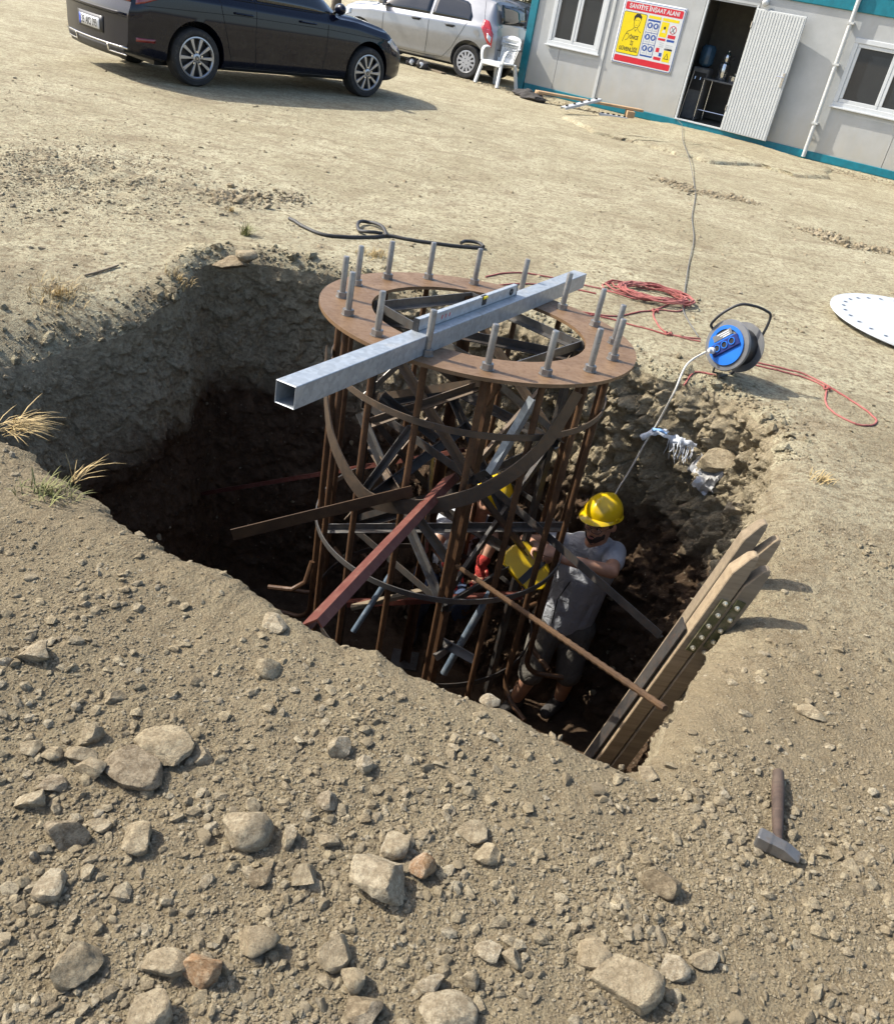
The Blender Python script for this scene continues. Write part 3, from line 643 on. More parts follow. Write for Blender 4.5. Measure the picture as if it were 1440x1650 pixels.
a, c = corner[0], corner[2]; cpart('top_tie', MB().angle(a + Vector((0, 0, 0.17)), c + Vector((0, 0, 0.17)), 0.04, 0.005), 'dark_steel')
# braces placed where the photo shows them
def brace(p0, p1, w_, mat, kind='angle', twist=0.0, name='brace', label=None):
    m = MB()
    if kind == 'angle': m.angle(p0, p1, w_, 0.005, twist=twist)
    elif kind == 'tube': m.tube([p0, p1], w_ / 2, 10)
    elif kind == 'channel': m.channel(p0, p1, w_, w_ * 0.45, 0.006, twist=twist)
    else: m.bar(p0, p1, w_, 0.006, twist=twist)
    return cpart(name, m, mat, kind == 'tube', None, label)
Q = cyl_hit
brace(Q(591, 797, 0.60), Q(752, 678, 0.50, False), 0.05, 'dark_steel', twist=0.6)
brace(Q(589, 787, 0.56), Q(664, 686, 0.50), 0.03, 'grey_steel', twist=0.9)
brace(Q(860, 645, 0.58), Q(790, 765, 0.56), 0.035, 'galvanised', twist=1.0, label='bright galvanised diagonal')
brace(Q(596, 712, 0.5, False), Q(648, 797, 0.5), 0.035, 'hoop_steel', twist=0.4)
brace(Q(614, 636, 0.6), Q(702, 707, 0.45), 0.03, 'dark_steel', twist=0.4)
brace(Q(599, 682, 0.6), Q(770, 624, 0.40), 0.034, 'hoop_steel', twist=0.2)
brace(Q(675, 834, 0.5), Q(722, 900, 0.55), 0.035, 'dark_steel', twist=0.4)
brace(Q(521, 853, 0.50, False), Q(915, 850, 0.50, False), 0.038, 'grey_steel', twist=0.1)
brace(at_y(715, 1085, 3.55), at_y(790, 955, 3.62), 0.042, 'blue_pipe', 'tube', label='blue-grey pipe prop inside the cage')
brace(at_y(569, 1018, 3.7), at_y(630, 925, 3.85), 0.034, 'blue_pipe', 'tube', label='thin blue-grey pipe prop low in the cage')
brace(at_y(714, 1027, 3.50), at_y(770, 1057, 3.42), 0.05, 'grey_steel', twist=0.9); brace(at_y(697, 1054, 3.42), at_y(726, 1032, 3.50), 0.045, 'grey_steel', twist=0.9)
brace(at_y(696, 737, 4.05), at_y(686, 892, 4.05), 0.045, 'grey_steel', 'flat', twist=0.3)

# ------------------------------------------------------------------ loose steel and timber in the pit
def loose(name, mb, mat, label, cat, smooth=False, group=None, bevel=0.0):
    me = mb.mesh(name, smooth, None, bevel); n_ = len(me.vertices); co = np.empty(n_ * 3, np.float32); me.vertices.foreach_get('co', co); co = co.reshape(-1, 3)
    c = Vector((float(co[:, 0].mean()), float(co[:, 1].mean()), float(co[:, 2].min()))); me.transform(Matrix.Translation(-c))
    o = link(name, me, mat); o.location = c; return tag(o, label, cat, group)
p0, p1 = at_y(376, 871, 2.95), Q(640, 806, 0.72)
loose('angle_iron', MB().angle(p1 + (p1 - p0) * 0.1, p0, 0.052, 0.006, twist=0.15), 'rust_dark', 'rusty angle iron sticking out to the left of the cage', 'steel bar')
loose('steel_channel', MB().channel(at_y(497, 1003, 2.12), at_y(724, 766, 3.52), 0.075, 0.035, 0.006, twist=2.4), 'maroon_paint', 'maroon painted steel channel propped slanting through the front of the cage', 'steel bar')
p0 = wall_hit(326, 792, 0.01)
loose('steel_channel', MB().channel(p0, at_y(745, 722, 4.15), 0.05, 0.025, 0.005, twist=2.9), 'maroon_paint', 'maroon bar reaching from the left earth wall into the cage', 'steel bar')
loose('steel_channel', MB().channel(at_y(560, 968, 3.9), at_y(842, 955, 3.9), 0.06, 0.03, 0.005, twist=2.9), 'maroon_paint', 'dark red bar lying level through the bottom of the cage', 'steel bar')
loose('wooden_batten', MB().bar(at_y(566, 979, 3.8), at_y(706, 946, 3.84), 0.035, 0.022), 'grey_timber', 'thin wooden batten laid over the red bar in the cage', 'wood')
rb0, rb1 = Q(736, 912, 0.71), ground(1068, 1150) + Vector((0, 0, 0.02))
rbm = MB(); n_ = 70; rp = [rb0 + (rb1 - rb0) * (i / n_) for i in range(n_ + 1)]
rbm.tube(rp, [0.0100 + (0.0024 if i % 2 else 0) for i in range(n_ + 1)], 8); loose('rebar', rbm, 'rust_dark', 'ribbed rusty rebar resting from the cage to the near right rim', 'rebar', True)
loose('angle_iron', MB().angle(at_y(1060, 1030, 2.98), at_y(757, 762, 3.95), 0.04, 0.005, twist=0.15), 'dark_steel', 'long dark angle iron slanting from the cage past the worker to the right wall', 'steel bar')
loose('steel_bar', MB().tube([at_y(432, 946, 3.5), at_y(470, 950, 3.5), at_y(492, 938, 3.52), at_y(503, 905, 3.55)], 0.014, 8), 'rust_rod', 'bent rod end lying left of the cage foot', 'steel bar', True)

# ------------------------------------------------------------------ square tube and spirit level on the flange
def ring_pt(px, py, dz=0.0): return at_plane(px, py, Vector(RP) + RN * dz, RN)
TBW = 0.082
e0, e1 = ring_pt(459, 636, TBW / 2), ring_pt(932, 449, TBW / 2); d_ = (e1 - e0).normalized(); up_ = (RN - d_ * RN.dot(d_)).normalized()
h2, t_ = TBW / 2, 0.004
tm = MB(); fr = frame_for(d_, up_)
ocs = [(-h2, -h2), (h2, -h2), (h2, h2), (-h2, h2)]; ics = [(x * (1 - t_ / h2), y * (1 - t_ / h2)) for x, y in ocs]
vs = [p + fr[1] * x + fr[2] * y for p in (e0, e1) for x, y in ocs + ics]
fs = []
for i in range(4):
    j = (i + 1) % 4; fs += [(i, j, 8 + j, 8 + i), (4 + j, 4 + i, 12 + i, 12 + j), (i, 4 + i, 4 + j, j), (8 + j, 12 + j, 12 + i, 8 + i)]
tm.add(vs, fs); tube_o = loose('square_tube', tm, 'galvanised', 'long galvanised square tube laid across the flange of the cage', 'steel tube', bevel=0.0035)
# level stands on its edge on the flange top against the far side of the tube
sA = at_plane(690, 532, Vector(RP) + RN * (TBW + 0.02), RN); sB = at_plane(836, 470, Vector(RP) + RN * (TBW + 0.02), RN)
side = fr[1] if (fr[1] @ Vector((-1, 0, 0))) > 0 else -fr[1]
def alongp(P): return (P - e0).dot(d_)
l0, l1 = alongp(sA), alongp(sB)
lv = empty('spirit_level', e0 + d_ * ((l0 + l1) / 2) + up_ * (h2 + 0.0005), None, 'pale aluminium spirit level standing along the square tube', 'spirit level')
LM = Matrix.Translation(-lv.location)
def lpart(name, mb, mat, smooth=False, bevel=0.0):
    me = mb.mesh(name, smooth, None, bevel) if isinstance(mb, MB) else mb
    me.transform(LM); return link(name, me, mat, lv)
lc0, lc1 = e0 + d_ * l0 + up_ * (h2 + 0.026) + side * 0.022, e0 + d_ * l1 + up_ * (h2 + 0.026) + side * 0.022
lpart('body', MB().bar(lc0, lc1, 0.024, 0.0505, up_), 'aluminium', bevel=0.002)
for q in (lc0 - d_ * 0.006, lc1): lpart('end_cap', MB().bar(q, q + d_ * 0.006, 0.026, 0.052, up_), 'black_plastic')
mid = lc0.lerp(lc1, 0.62); lpart('vial_window', MB().bar(mid - d_ * 0.022 + up_ * 0.006 - side * 0.006, mid + d_ * 0.022 + up_ * 0.006 - side * 0.006, 0.0265 - 0.012, 0.042, up_), 'ink_black')
lpart('vial', MB().tube([mid - d_ * 0.018 + up_ * 0.02 - side * 0.014, mid + d_ * 0.018 + up_ * 0.02 - side * 0.014], 0.007, 10), 'sign_yellow', True)
q = lc0.lerp(lc1, 0.93); lpart('vial_ring', MB().lathe([(0.008, 0), (0.017, 0), (0.017, 0.003), (0.008, 0.003)], 18, Matrix.Translation(q - side * 0.0125) @ (-side).to_track_quat('Z', 'Y').to_matrix().to_4x4(), True), 'ink_black')
for k in range(3):
    q = lc0.lerp(lc1, 0.20 + 0.035 * k); lpart('red_print', MB().bar(q - side * 0.0125 - up_ * 0.008, q - side * 0.0125 + up_ * 0.009 + d_ * 0.004, 0.005, 0.0012, side), 'sign_red')

# ------------------------------------------------------------------ ladder of rough timber
lad = empty('timber_ladder', (0.45, 2.55, FLOOR), None, 'rough timber ladder leaning on the right rim of the pit', 'ladder')
LI = Matrix.Translation((-0.45, -2.55, -FLOOR))
def lad_part(name, mb, mat, label=None, bevel=0.0, smooth=False):
    me = mb.mesh(name, smooth, None, bevel); me.transform(LI); o = link(name, me, mat, lad)
    if label: o['label'] = label
    return o
ldir = Vector((0.225, 0.03, 0.97)).normalized(); lper = Vector((0.97, 0.0, -0.225)).normalized()
def beam(top, length, w_, t_, tip=0.085, nose=0.18):
    """squared timber along ldir with a hewn pointed top; w_ along lper, t_ along y"""
    y_ = ldir.cross(lper).normalized(); b = top - ldir * length; m = MB()
    def sec(p, k0, k1, ty): return [p + lper * (w_ * k0) - y_ * (t_ * ty), p + lper * (w_ * k1) - y_ * (t_ * ty), p + lper * (w_ * k1) + y_ * (t_ * ty), p + lper * (w_ * k0) + y_ * (t_ * ty)]
    ss = [sec(b, -.5, .5, .5), sec(top - ldir * tip, -.5, .5, .5), sec(top - ldir * 0.015, nose - 0.22, 0.44, .40), sec(top, nose, 0.40, .3)]
    m.add([v for s in ss for v in s], [(4 * i + k, 4 * i + (k + 1) % 4, 4 * i + 4 + (k + 1) % 4, 4 * i + 4 + k) for i in range(3) for k in range(4)] + [(3, 2, 1, 0), (12, 13, 14, 15)]); return m
A2, B2, A1, B1 = Vector((1.008, 2.43, .205)), Vector((1.060, 2.42, .165)), Vector((1.095, 2.672, .20)), Vector((1.155, 2.655, .155))
Lg = 2.55
lad_part('stile', beam(A2, Lg, 0.056, 0.06), 'timber', bevel=0.003); lad_part('stile', beam(B2, Lg - 0.05, 0.056, 0.055), 'grey_timber', bevel=0.003)
lad_part('stile', beam(A1, Lg, 0.052, 0.06), 'grey_timber', bevel=0.003); lad_part('stile', beam(B1, Lg - 0.05, 0.052, 0.055), 'timber', bevel=0.003)
for k in range(6):
    s = 0.32 + k * 0.36; c2 = A2 - ldir * s + lper * 0.03; c1 = A1 - ldir * s + lper * 0.03
    lad_part('rung', MB().bar(c2 + Vector((0, -0.02, 0)), c1 + Vector((0, 0.02, 0)), 0.045, 0.024), 'grey_timber')
y_ = Vector((0, -1, 0)); pc = (A2 + B2) / 2 - ldir * 0.27 - Vector((0, 0.036, 0))
br = lad_part('splice_plate', MB().bar(pc - ldir * 0.135 - lper * .021, pc + ldir * 0.10 - lper * .021, 0.034, 0.005, up=Vector((0, 1, 0))), 'olive_bracket', 'olive steel splice plate with bolts')
lad_part('splice_plate', MB().bar(pc - ldir * 0.10 + lper * .024, pc + ldir * 0.12 + lper * .024, 0.032, 0.005, up=Vector((0, 1, 0))), 'olive_bracket', 'olive steel splice plate with bolts')
for i in range(5):
    for j in (-1, 1):
        c = pc - ldir * (0.115 - 0.052 * i) + lper * (0.0225 * j + 0.004 * (i % 2)); m = MB(); m.lathe([(0.009, 0), (0.009, 0.006), (0.004, 0.008), (0.004, 0.014)], 8, Matrix.Translation(c + Vector((0, -0.003, 0))) @ y_.to_track_quat('Z', 'Y').to_matrix().to_4x4())
        me = m.mesh('bolt'); me.transform(LI); link('bolt', me, 'bolt_zinc', br)
lad_part('steel_strip', MB().bar(A2 - ldir * 2.5 - lper * 0.040 + Vector((0, .02, 0)), A2 - ldir * 0.36 - lper * 0.040 + Vector((0, .02, 0)), 0.006, 0.07, up=Vector((0, 1, 0))), 'dark_steel', 'dark flat steel strip along the upper stile')

# ================================================================== SITE CABIN
WA = Vector((-.216, 19.07, 0)); WB = Vector((6.274, 15.8, 0)); WU = (WB - WA).normalized(); WNO = Vector((WU.y, -WU.x, 0))   # WNO points to the camera
CABL, CABD, CABH = 9.6, 2.4, 2.55
cabin = empty('site_cabin', WA, (0, 0, math.atan2(WU.y, WU.x)), 'grey panel site cabin with teal frame, white windows and open door', 'cabin')
# local frame: x along the wall, y backwards into the cabin, z up
def cab(name, mb, mat, parent=None, bevel=0.0, smooth=False):
    return mb.build(name, mat, parent or cabin, smooth, None, bevel)
SEAMS = [0.05, 0.72, 1.62, 3.285, 4.215, 5.72, 7.0, 8.3, CABL - 0.05]; Z0, Z1 = 0.13, 2.23
def wall_panels(x0, x1, holes):
    m = MB(); xs = sorted({x0, x1} | {h[0] for h in holes} | {h[1] for h in holes}); zs = sorted({Z0, Z1} | {h[2] for h in holes} | {h[3] for h in holes})
    for a, b in zip(xs, xs[1:]):
        for c, d in zip(zs, zs[1:]):
            if any(h[0] <= a and b <= h[1] and h[2] <= c and d <= h[3] for h in holes): continue
            m.box(a, b, 0.0, 0.05, c, d)
    return m
W1 = (0.43, 1.52, 0.87, 1.90); W2 = (5.88, 7.30, 0.87, 1.89); DR = (3.33, 4.17, 0.10, 2.05)
for a, b in zip(SEAMS, SEAMS[1:]):
    g = 0.004; hs = []
    for hx in (W1, W2, (DR[0], DR[1], Z0, DR[3])):
        lo, hi = max(a + g, hx[0]), min(b - g, hx[1])
        if hi > lo: hs.append((lo, hi, max(Z0, hx[2]), hx[3]))
    cab('wall_panel', wall_panels(a + g, b - g, hs), 'cabin_panel')
cab('end_wall', MB().box(0.03, 0.08, 0.055, CABD, Z0, Z1), 'cabin_panel'); cab('end_wall', MB().box(CABL - 0.08, CABL - 0.03, 0.055, CABD, Z0, Z1), 'cabin_panel')
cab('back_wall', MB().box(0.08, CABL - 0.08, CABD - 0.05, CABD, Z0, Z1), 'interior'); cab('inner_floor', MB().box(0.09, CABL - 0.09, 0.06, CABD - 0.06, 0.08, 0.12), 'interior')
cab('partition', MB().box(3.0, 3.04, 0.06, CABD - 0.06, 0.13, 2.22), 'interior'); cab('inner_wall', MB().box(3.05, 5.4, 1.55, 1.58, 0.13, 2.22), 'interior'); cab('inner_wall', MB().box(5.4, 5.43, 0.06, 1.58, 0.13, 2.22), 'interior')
cab('inner_wall_edge', MB().box(3.76, 3.80, 1.52, 1.549, 0.13, 2.22), 'seam')
cab('roof', MB().box(-0.06, CABL + 0.06, -0.06, CABD + 0.06, CABH - 0.02, CABH + 0.04), 'teal_paint', bevel=0.01)
cab('top_beam', MB().box(-0.02, CABL + 0.02, -0.035, 0.06, Z1 + 0.001, CABH - 0.021), 'teal_paint', bevel=0.008); cab('base_beam', MB().box(0.12, CABL - 0.12, -0.03, 0.06, 0.005, Z0 - 0.001), 'teal_paint', bevel=0.006)
for x in (0.0, CABL):
    for y in (0.0, CABD - 0.1): cab('corner_post', MB().box(x - 0.05, x + 0.10 if x == 0 else x + 0.05, y - 0.04, y + 0.12, 0.0, Z1 + 0.05), 'teal_paint', bevel=0.008)
for x in (1.62, 0.72, 3.0, 5.72, 8.3):
    if x == 1.62: cab('cover_strip', MB().box(x - 0.03, x + 0.03, -0.016, -0.001, Z0, Z1), 'pipe_grey', bevel=0.004)
pp = MB(); pp.tube([(5.73, -0.075, 2.62), (5.73, -0.075, 2.30), (5.735, -0.075, 1.2), (5.74, -0.07, 0.03)], 0.034, 12); pipe = cab('drain_pipe', pp, 'pipe_grey', smooth=True)
for z in (0.55, 1.45, 2.05): cab('pipe_clip', MB().box(5.685, 5.785, -0.11, -0.002, z, z + 0.03), 'pipe_grey', pipe)
def window(x0, x1, z0, z1, mull):
    fw = 0.075; o = MB()
    for b in ((x0, x1, z0, z0 + fw), (x0, x1, z1 - fw, z1), (x0, x0 + fw, z0 + fw + .0005, z1 - fw - .0005), (x1 - fw, x1, z0 + fw + .0005, z1 - fw - .0005)): o.box(b[0], b[1], -0.022, 0.052, b[2], b[3])
    win = cab('window', o, 'white_pvc', bevel=0.006)
    xs = [x0 + fw] + mull + [x1 - fw]
    for i, (a, b) in enumerate(zip(xs, xs[1:])):
        s = MB(); fw2 = 0.055; yy = 0.004 * (i % 2)
        for q in ((a, b, z0 + fw, z0 + fw + fw2), (a, b, z1 - fw - fw2, z1 - fw), (a, a + fw2, z0 + fw + fw2, z1 - fw - fw2), (b - fw2, b, z0 + fw + fw2, z1 - fw - fw2)): s.box(q[0] + .001, q[1] - .001, -0.008 + yy, 0.04, q[2] + .001, q[3] - .001)
        cab('sash', s, 'white_pvc', win, 0.004); cab('pane', MB().box(a + fw2, b - fw2, 0.014, 0.022, z0 + fw + fw2, z1 - fw - fw2), 'window_glass', win)
    cab('sill', MB().box(x0 - 0.03, x1 + 0.03, -0.06, -0.0225, z0 - 0.02, z0 + 0.006), 'white_pvc', win, 0.004)
window(*W1, [0.96]); window(*W2, [6.59])
dfm = MB(); t = 0.03
for b in ((DR[0] - t, DR[0], DR[2], DR[3] + t), (DR[1], DR[1] + t, DR[2], DR[3] + t), (DR[0], DR[1], DR[3], DR[3] + t)): dfm.box(b[0], b[1], -0.012, 0.06, b[2] + 0.031, b[3])
cab('door_frame', dfm, 'white_pvc', bevel=0.004); cab('threshold', MB().box(DR[0] - t, DR[1] + t, -0.04, 0.055, 0.131, 0.152), 'white_pvc')
leaf = empty('door', (DR[1] + 0.02, -0.03, 0.0)); leaf.parent = cabin; leaf.rotation_euler = (0, 0, math.radians(-7))
lw, z0, z1 = 0.88, 0.13, 2.04
lf = MB(); lf.box(0, lw, -0.045, -0.006, z0, z1); lf.build('door_leaf', 'door_white', leaf, bevel=0.006)
for k in range(17):
    x = 0.035 + k * (lw - 0.07) / 16; MB().box(x - 0.008, x + 0.008, -0.051, -0.0455, z0 + 0.02, z1 - 0.02).build('rib', 'door_white', leaf, bevel=0.002)
hd = MB(); hd.box(lw - 0.075, lw - 0.035, -0.061, -0.0515, 0.98, 1.20); hd.build('lock_plate', 'chrome', leaf, bevel=0.003)
hd = MB(); hd.tube([(lw - 0.055, -0.061, 1.13), (lw - 0.055, -0.10, 1.13), (lw - 0.16, -0.105, 1.13)], 0.009, 8); hd.build('handle', 'chrome', leaf, True)
for z in (0.45, 1.75): MB().tube([(0.0, -0.05, z), (0.0, -0.05, z + 0.09)], 0.01, 8).build('hinge', 'chrome', leaf, True)
lamp = MB(); lamp.lathe([(0.05, 0), (0.06, 0.03), (0.05, 0.08), (0.02, 0.1)], 14, Matrix.Translation((4.30, -0.03, 2.14)) @ Matrix.Rotation(PI / 2, 4, 'X')); cab('wall_lamp', lamp, 'white_pvc', smooth=True)

# warning sign on the cabin wall
def wall_pt(x, z, y=-0.02): return WA + WU * x + WNO * (-y) + Vector((0, 0, z))
SX0, SX1, SZ0, SZ1 = 1.80, 3.00, 0.80, 1.85
sign = empty('warning_sign', wall_pt((SX0 + SX1) / 2, SZ0, -0.004), (0, 0, math.atan2(WU.y, WU.x)), 'white safety sign with red bands and a yellow panel on the cabin wall', 'sign')
sw, sh = SX1 - SX0, SZ1 - SZ0
nx, nz = 16, 10; V = []; 
for j in range(nz + 1):
    for i in range(nx + 1):
        x, z = -sw / 2 + sw * i / nx, sh * j / nz; V.append((x, -0.004 - 0.004 * math.sin(x * 7 + 1) * math.sin(z * 5), z))
m = MB(); m.add(V, [(j * (nx + 1) + i, j * (nx + 1) + i + 1, (j + 1) * (nx + 1) + i + 1, (j + 1) * (nx + 1) + i) for j in range(nz) for i in range(nx)])
ob = m.build('sign_board', 'sign_white', sign, True); md = ob.modifiers.new('t', 'SOLIDIFY'); md.thickness = 0.002; eval_mods(ob)
LAY = [0.0]
def srect(name, x0, x1, z0, z1, mat, lay, rad=0.012):
    pts = []
    for cx, cz, a in ((x1 - rad, z0 + rad, -PI / 2), (x1 - rad, z1 - rad, 0), (x0 + rad, z1 - rad, PI / 2), (x0 + rad, z0 + rad, PI)):
        for k in range(4): pts.append((cx + rad * math.cos(a + k * PI / 6), -0.0105 - 0.0012 * lay, cz + rad * math.sin(a + k * PI / 6)))
    return MB().poly(pts).build(name, mat, sign)
def sdisc(name, cx, cz, r, mat, lay, n=18): return MB().poly([(cx + r * math.cos(2 * PI * k / n), -0.0105 - 0.0012 * lay, cz + r * math.sin(2 * PI * k / n)) for k in range(n)]).build(name, mat, sign)
def spoly(name, pts, mat, lay): return MB().poly([(x, -0.0105 - 0.0012 * lay, z) for x, z in pts]).build(name, mat, sign)
def stext(txt, cx, cz, size, mat, lay, width=None, bold=0.0):
    me = text_mesh(txt, size, width, bold); me.transform(Matrix.Translation((cx, -0.0105 - 0.0012 * lay, cz)) @ Matrix.Rotation(PI / 2, 4, 'X')); return link('lettering', me, mat, sign)
a = sw / 2
srect('border', -a + .02, a - .02, .02, sh - .02, 'sign_blue', 0, .03); srect('panel', -a + .03, a - .03, .03, sh - .03, 'sign_white', 1, .025)
srect('red_band', -a + .05, a - .05, sh - .17, sh - .05, 'sign_red', 2, .02); srect('red_band', -a + .05, a - .05, .05, .15, 'sign_red', 2, .02)
stext('ŞANTİYE İNŞAAT ALANI', 0, sh - .11, .095, 'sign_white', 3, .96, .0025)
srect('yellow_edge', -a + .05, -a + .50, .18, sh - .20, 'ink_black', 2, .03); srect('yellow_panel', -a + .058, -a + .492, .188, sh - .208, 'sign_yellow', 3, .025)
cx = -a + .28
stext('ÖNCE', cx + .06, .46, .085, 'ink_black', 4, .17, .002); stext('İŞ', cx + .045, .365, .085, 'ink_black', 4, .055, .002); stext('GÜVENLİĞİ', cx, .26, .085, 'ink_black', 4, .36, .002)
# drawn man: plain line figure
hx, hz = cx + .055, .70
spoly('drawn_hair', [(hx - .07, hz + .02), (hx - .075, hz + .09), (hx - .04, hz + .135), (hx + .03, hz + .14), (hx + .072, hz + .10), (hx + .07, hz + .03), (hx + .055, hz + .07), (hx + .0, hz + .085), (hx - .04, hz + .07), (hx - .055, hz + .02)], 'ink_black', 4)
for p in ([(-.058, .02), (-.052, -.04), (-.02, -.08), (.02, -.08), (.05, -.04), (.062, .03)], [(-.03, -.075), (-.06, -.12), (-.14, -.16), (-.18, -.24), (-.20, -.33)], [(.025, -.08), (.06, -.12), (.12, -.15)], [(-.16, -.20), (-.12, -.19), (-.09, -.23), (-.11, -.28), (-.15, -.30)], [(-.02, -.10), (.0, -.14), (.02, -.10)]):
    m = MB()
    for q, r in zip(p, p[1:]):
        d = Vector((r[0] - q[0], 0, r[1] - q[1])).normalized(); s = Vector((-d.z, 0, d.x)) * .0035; A_, B_ = Vector((hx + q[0], -0.0153, hz + q[1])), Vector((hx + r[0], -0.0153, hz + r[1])); m.poly([A_ + s, B_ + s, B_ - s, A_ - s])
    m.build('drawn_line', 'ink_black', sign)
for dx, dz in ((-.025, .03), (.025, .03), (0, -.045)): spoly('drawn_feature', [(hx + dx - .014, hz + dz), (hx + dx + .014, hz + dz), (hx + dx + .010, hz + dz + .006), (hx + dx - .010, hz + dz + .006)], 'ink_black', 4)
bx = -a + .53; srect('yellow_strip', bx, bx + .24, sh - .245, sh - .20, 'sign_yellow', 2, .006); srect('yellow_strip', bx + .27, bx + .58, sh - .245, sh - .20, 'sign_yellow', 2, .006)
srect('blue_table', bx, bx + .24, .20, sh - .26, 'sign_blue', 2, .008)
for r in range(3):
    for c in range(2):
        x0 = bx + .008 + c * .114; z0 = .225 + r * .182; srect('icon_cell', x0, x0 + .108, z0, z0 + .172, 'sign_white', 3, .004); sdisc('icon_disc', x0 + .054, z0 + .108, .048, 'sign_blue', 4)
        spoly('icon_mark', [(x0 + .054 + .026 * math.cos(k * 1.05 + r) * (1 if k % 2 else .6), z0 + .108 + .03 * math.sin(k * 1.05 + r)) for k in range(6)], 'sign_white', 5); srect('icon_text', x0 + .02, x0 + .09, z0 + .025, z0 + .04, 'sign_grey', 4, .003)
bx += .27
srect('small_yellow', bx, bx + .14, .555, sh - .26, 'sign_yellow', 2, .006); sdisc('drawn_head', bx + .075, .70, .022, 'ink_black', 3); spoly('drawn_body', [(bx + .04, .62), (bx + .05, .665), (bx + .09, .67), (bx + .11, .62), (bx + .09, .625), (bx + .06, .625)], 'sign_white', 3)
sdisc('ban_ring', bx + .235, .69, .066, 'sign_red', 2); sdisc('ban_inside', bx + .235, .69, .054, 'sign_white', 3)
for s in (-1, 1): spoly('ban_bar', [(bx + .235 - .035 * s - .006, .645), (bx + .235 - .035 * s + .006, .645), (bx + .235 + .035 * s + .006, .735), (bx + .235 + .035 * s - .006, .735)], 'ink_black', 4)
srect('red_box', bx + .165, bx + .31, .555, .61, 'sign_red', 2, .005); srect('red_box', bx, bx + .14, .50, .535, 'sign_red', 2, .005); srect('navy_box', bx + .165, bx + .31, .50, .535, 'sign_blue', 2, .005)
for k in range(3): srect('small_text', bx + .17, bx + .30, .44 - k * .03, .452 - k * .03, 'sign_grey', 2, .003); srect('small_text', bx + .05, bx + .13, .46 - k * .03, .472 - k * .03, 'sign_grey', 2, .003)
srect('red_icon', bx + .01, bx + .075, .31, .38, 'sign_red', 2, .005); srect('blue_icon', bx + .085, bx + .14, .25, .31, 'sign_blue', 2, .005); srect('red_box', bx, bx + .14, .185, .235, 'sign_red', 2, .005)
srect('yellow_box', bx + .165, bx + .31, .18, .36, 'sign_yellow', 2, .006); srect('navy_box', bx + .165, bx + .31, .365, .395, 'ink_black', 2, .004)
spoly('triangle', [(bx + .19, .225), (bx + .285, .225), (bx + .2375, .325)], 'ink_black', 3); spoly('triangle_inside', [(bx + .205, .234), (bx + .27, .234), (bx + .2375, .303)], 'sign_yellow', 4)

# things inside the cabin
def in_cabin(name, x, y, z, label, cat): return empty(name, WA + WU * x - WNO * y + Vector((0, 0, z)), (0, 0, math.atan2(WU.y, WU.x)), label, cat)
def inx(px, py, dep): return (at_plane(px, py, WA - WNO * dep, WNO) - WA).dot(WU)
wd = in_cabin('water_dispenser', inx(1122, 150, .75), 0.75, 0.121, 'dark water dispenser with a blue bottle inside the cabin doorway', 'water dispenser')
MB().box(-.15, .15, -.15, .15, 0, .88).build('cabinet', 'drum_grey', wd, bevel=.02); MB().box(-.13, .13, -.16, -.151, .5, .8).build('tap_panel', 'black_plastic', wd); jm = MB(); jm.lathe([(.05, .881), (.12, .93), (.135, .97), (.135, 1.20), (.10, 1.25), (.02, 1.26)], 18); jm.build('bottle', 'blue_jug', wd, True)
for x in (-.05, .05): MB().tube([(x, -.161, .72), (x, -.20, .72), (x, -.205, .68)], .012, 8).build('tap', 'chrome', wd, True)
tb = in_cabin('table', inx(1163, 150, .80), 0.80, 0.121, 'thin-legged metal table standing inside the cabin doorway', 'table')
MB().box(-.34, .40, -.28, .28, .70, .73).build('table_top', 'drum_grey', tb, bevel=.005)
for x in (-.32, .38):
    for y in (-.26, .26): MB().tube([(x, y, 0), (x, y, .70)], .014, 8).build('leg', 'chrome', tb, True)
MB().tube([(-.32, -.26, .2), (.38, -.26, .2)], .01, 8).build('crossbar', 'chrome', tb, True)
kt = in_cabin('tea_urn', inx(1161, 130, .75), 0.75, 0.8515, 'shiny steel tea urn on the table inside the cabin', 'tea urn'); k_ = MB(); k_.lathe([(.09, 0), (.10, .02), (.10, .26), (.085, .29), (.06, .31), (.07, .33), (.075, .40), (.05, .45), (.015, .47), (.015, .49)], 20); k_.build('urn_body', 'kettle_steel', kt, True)
MB().tube([(-.02, -.1, .06), (-.02, -.15, .06), (-.02, -.155, .03)], .01, 8).build('tap', 'dark_plastic', kt, True); MB().tube([(.08, 0, .42), (.13, 0, .42), (.13, 0, .36), (.075, 0, .35)], .008, 8).build('handle', 'dark_plastic', kt, True)
pt = in_cabin('pan', inx(1161, 130, .75) + .24, 0.70, 0.8515, 'small steel pot beside the tea urn in the cabin', 'pot'); k_ = MB(); k_.lathe([(.08, 0), (.09, .02), (.09, .11), (.06, .13), (.012, .14), (.012, .16)], 18); k_.build('pot_body', 'kettle_steel', pt, True); MB().tube([(.09, 0, .09), (.13, 0, .09)], .008, 8).build('handle', 'dark_plastic', pt, True)

